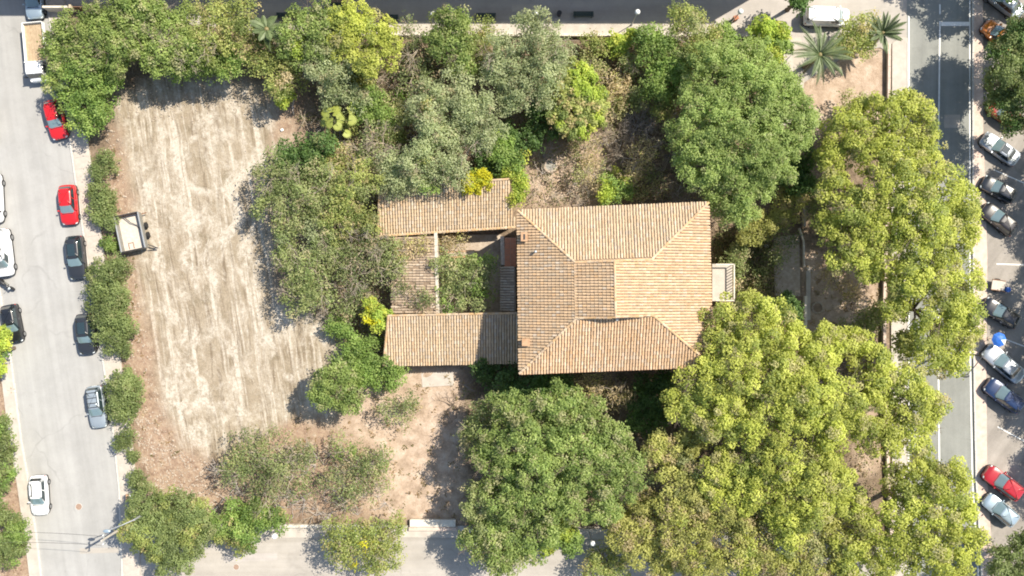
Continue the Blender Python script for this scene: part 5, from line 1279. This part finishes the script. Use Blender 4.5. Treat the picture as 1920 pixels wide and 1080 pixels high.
b = MB(); b.box((0,0,.4), (.45,.4,.8)); b.build('bin_body', M['rust'], root, bevel=.03); b = MB(); b.box((0,0,.83), (.5,.45,.06)); b.build('lid', M['terracotta'], root, bevel=.02)

# utility pole and lamp at the lower left, with two wires over the street
top = P(190, 1014, 8.2); root = empty('utility_pole', (top.x, top.y, 0), 0, 'tall pale utility pole beside the dense round tree at the lower left', 'utility pole')
b = MB(); b.tube([(0,0,-.1),(0,0,8.2)], [.17,.10], 10); b.build('pole', M['pavement'], root)
b = MB(); b.box((0,.0,7.7), (.1,1.0,.1)); b.build('cross_arm', M['galv'], root)
for y in (-.42, .42): b = MB(); b.cyl((0,y,7.75), .05, .16, 8); b.build('insulator', M['white'], root)
top2 = P(200, 996, 8.0); base2 = P(246, 978, 8.0); root = empty('street_lamp', (base2.x, base2.y, 0), 0, 'tall metal street lamp with an arm over the pale street at the lower left', 'street lamp')
b = MB(); b.tube([(0,0,-.1),(0,0,7.4)], [.13,.09], 10); b.build('post', M['galv'], root)
v = top2-base2; b = MB(); b.tube([(0,0,7.35),(v.x*.4,v.y*.4,7.85),(v.x,v.y,8.0)], .05, 8); b.build('lamp_arm', M['galv'], root)
b = MB(); b.ball((v.x, v.y, 7.98), .3, 12, 8, (1.25,.6,.4)); b.build('lamp_head', PT['paleblue'], root, True)
def wire(label, a, b_, sag=.5, r=.016):
    pts = [a.lerp(b_, t/12)-Vector((0,0,sag*4*(t/12)*(1-t/12))) for t in range(13)]
    root = a.copy(); b = MB(); b.tube([p-a for p in pts], r, 4); o = b.build('overhead_wire', M['dark']); o.location = a; tag(o, label, 'wire')
wire('upper of two thin wires crossing the pale street at the lower left', P(190,1014,7.85)+Vector((0,.42,0)), P(-60,997,6.5))
wire('lower of two thin wires crossing the pale street at the lower left', P(190,1014,7.85)+Vector((0,-.42,0)), P(-60,1018,6.5))
# east lamp with arm
head = P(1811, 705, 7.6); bs = P(1845, 668, 7.4); root = empty('street_lamp', (bs.x, bs.y, 0), 0, 'dark street lamp arm reaching over the right lane beside the silver saloon', 'street lamp')
b = MB(); b.tube([(0,0,0),(0,0,7.2)], [.12,.08], 10); b.build('post', M['dark'], root)
v = head-bs; b = MB(); b.tube([(0,0,7.15),(v.x*.5,v.y*.5,7.5),(v.x,v.y,7.6)], .045, 8); b.build('lamp_arm', M['dark'], root)
b = MB(); b.ball((v.x, v.y, 7.58), .3, 12, 8, (1.3,.55,.4)); b.build('lamp_head', M['dark'], root, True)

def manhole(label, px, py, r=.33, z=.036):
    c = P(px, py); root = empty('manhole_cover', (c.x, c.y, z), 0, label, 'manhole cover')
    b = MB(); b.cyl((0,0,0), r, .008, 20); b.build('cover', M['blackpaving'], root); b = MB(); b.tube([(r*1.02*math.cos(a/20*6.2832), r*1.02*math.sin(a/20*6.2832), .006) for a in range(21)], .025, 4); b.build('cover_ring', M['kerb'], root)
manhole('rusty round manhole cover on the pale street right of the white hatchback', 148, 950); manhole('small rusty manhole cover on the lower street near the globe lamp', 443, 1063, .3)
# round stone well in the upper garden
c = P(1032, 312); root = empty('stone_well', (c.x, c.y, 0), 0, 'round grey stone well in the shaded clearing above the villa', 'well')
for ring_ in range(2):
    for k in range(12):
        a = 2*math.pi*(k+ring_*.5)/12; b = MB(); b.box((0,0,0), (.36,.24,.29)); o = b.build('stone', M['stone'], root, bevel=.03); o.location = (.62*math.cos(a), .62*math.sin(a), .15+ring_*.3); o.rotation_euler = (0,0,a+math.pi/2)
b = MB(); b.cyl((0,0,.5), .52, .05, 14); b.build('cover', M['steel'], root)
# white litter on the lot
c = P(529, 244); b = MB(); b.box((0,0,.1), (.3,.26,.12)); o = b.build('paper_scrap', M['white'], bevel=.04); o.location = (c.x, c.y, .03); o.rotation_euler = (.1,.2,.5); tag(o, 'small white crumpled scrap lying on the dirt near the lot edge', 'litter')
c = P(1436, 462); b = MB(); b.ball((0,0,.2), .22, 10, 6, (1,1,.9)); o = b.build('white_pot', M['white'], smooth=True); o.location = (c.x, c.y, 0); tag(o, 'small white pot in the dark yard right of the villa', 'pot')
print('leaf quads', NQ[0])
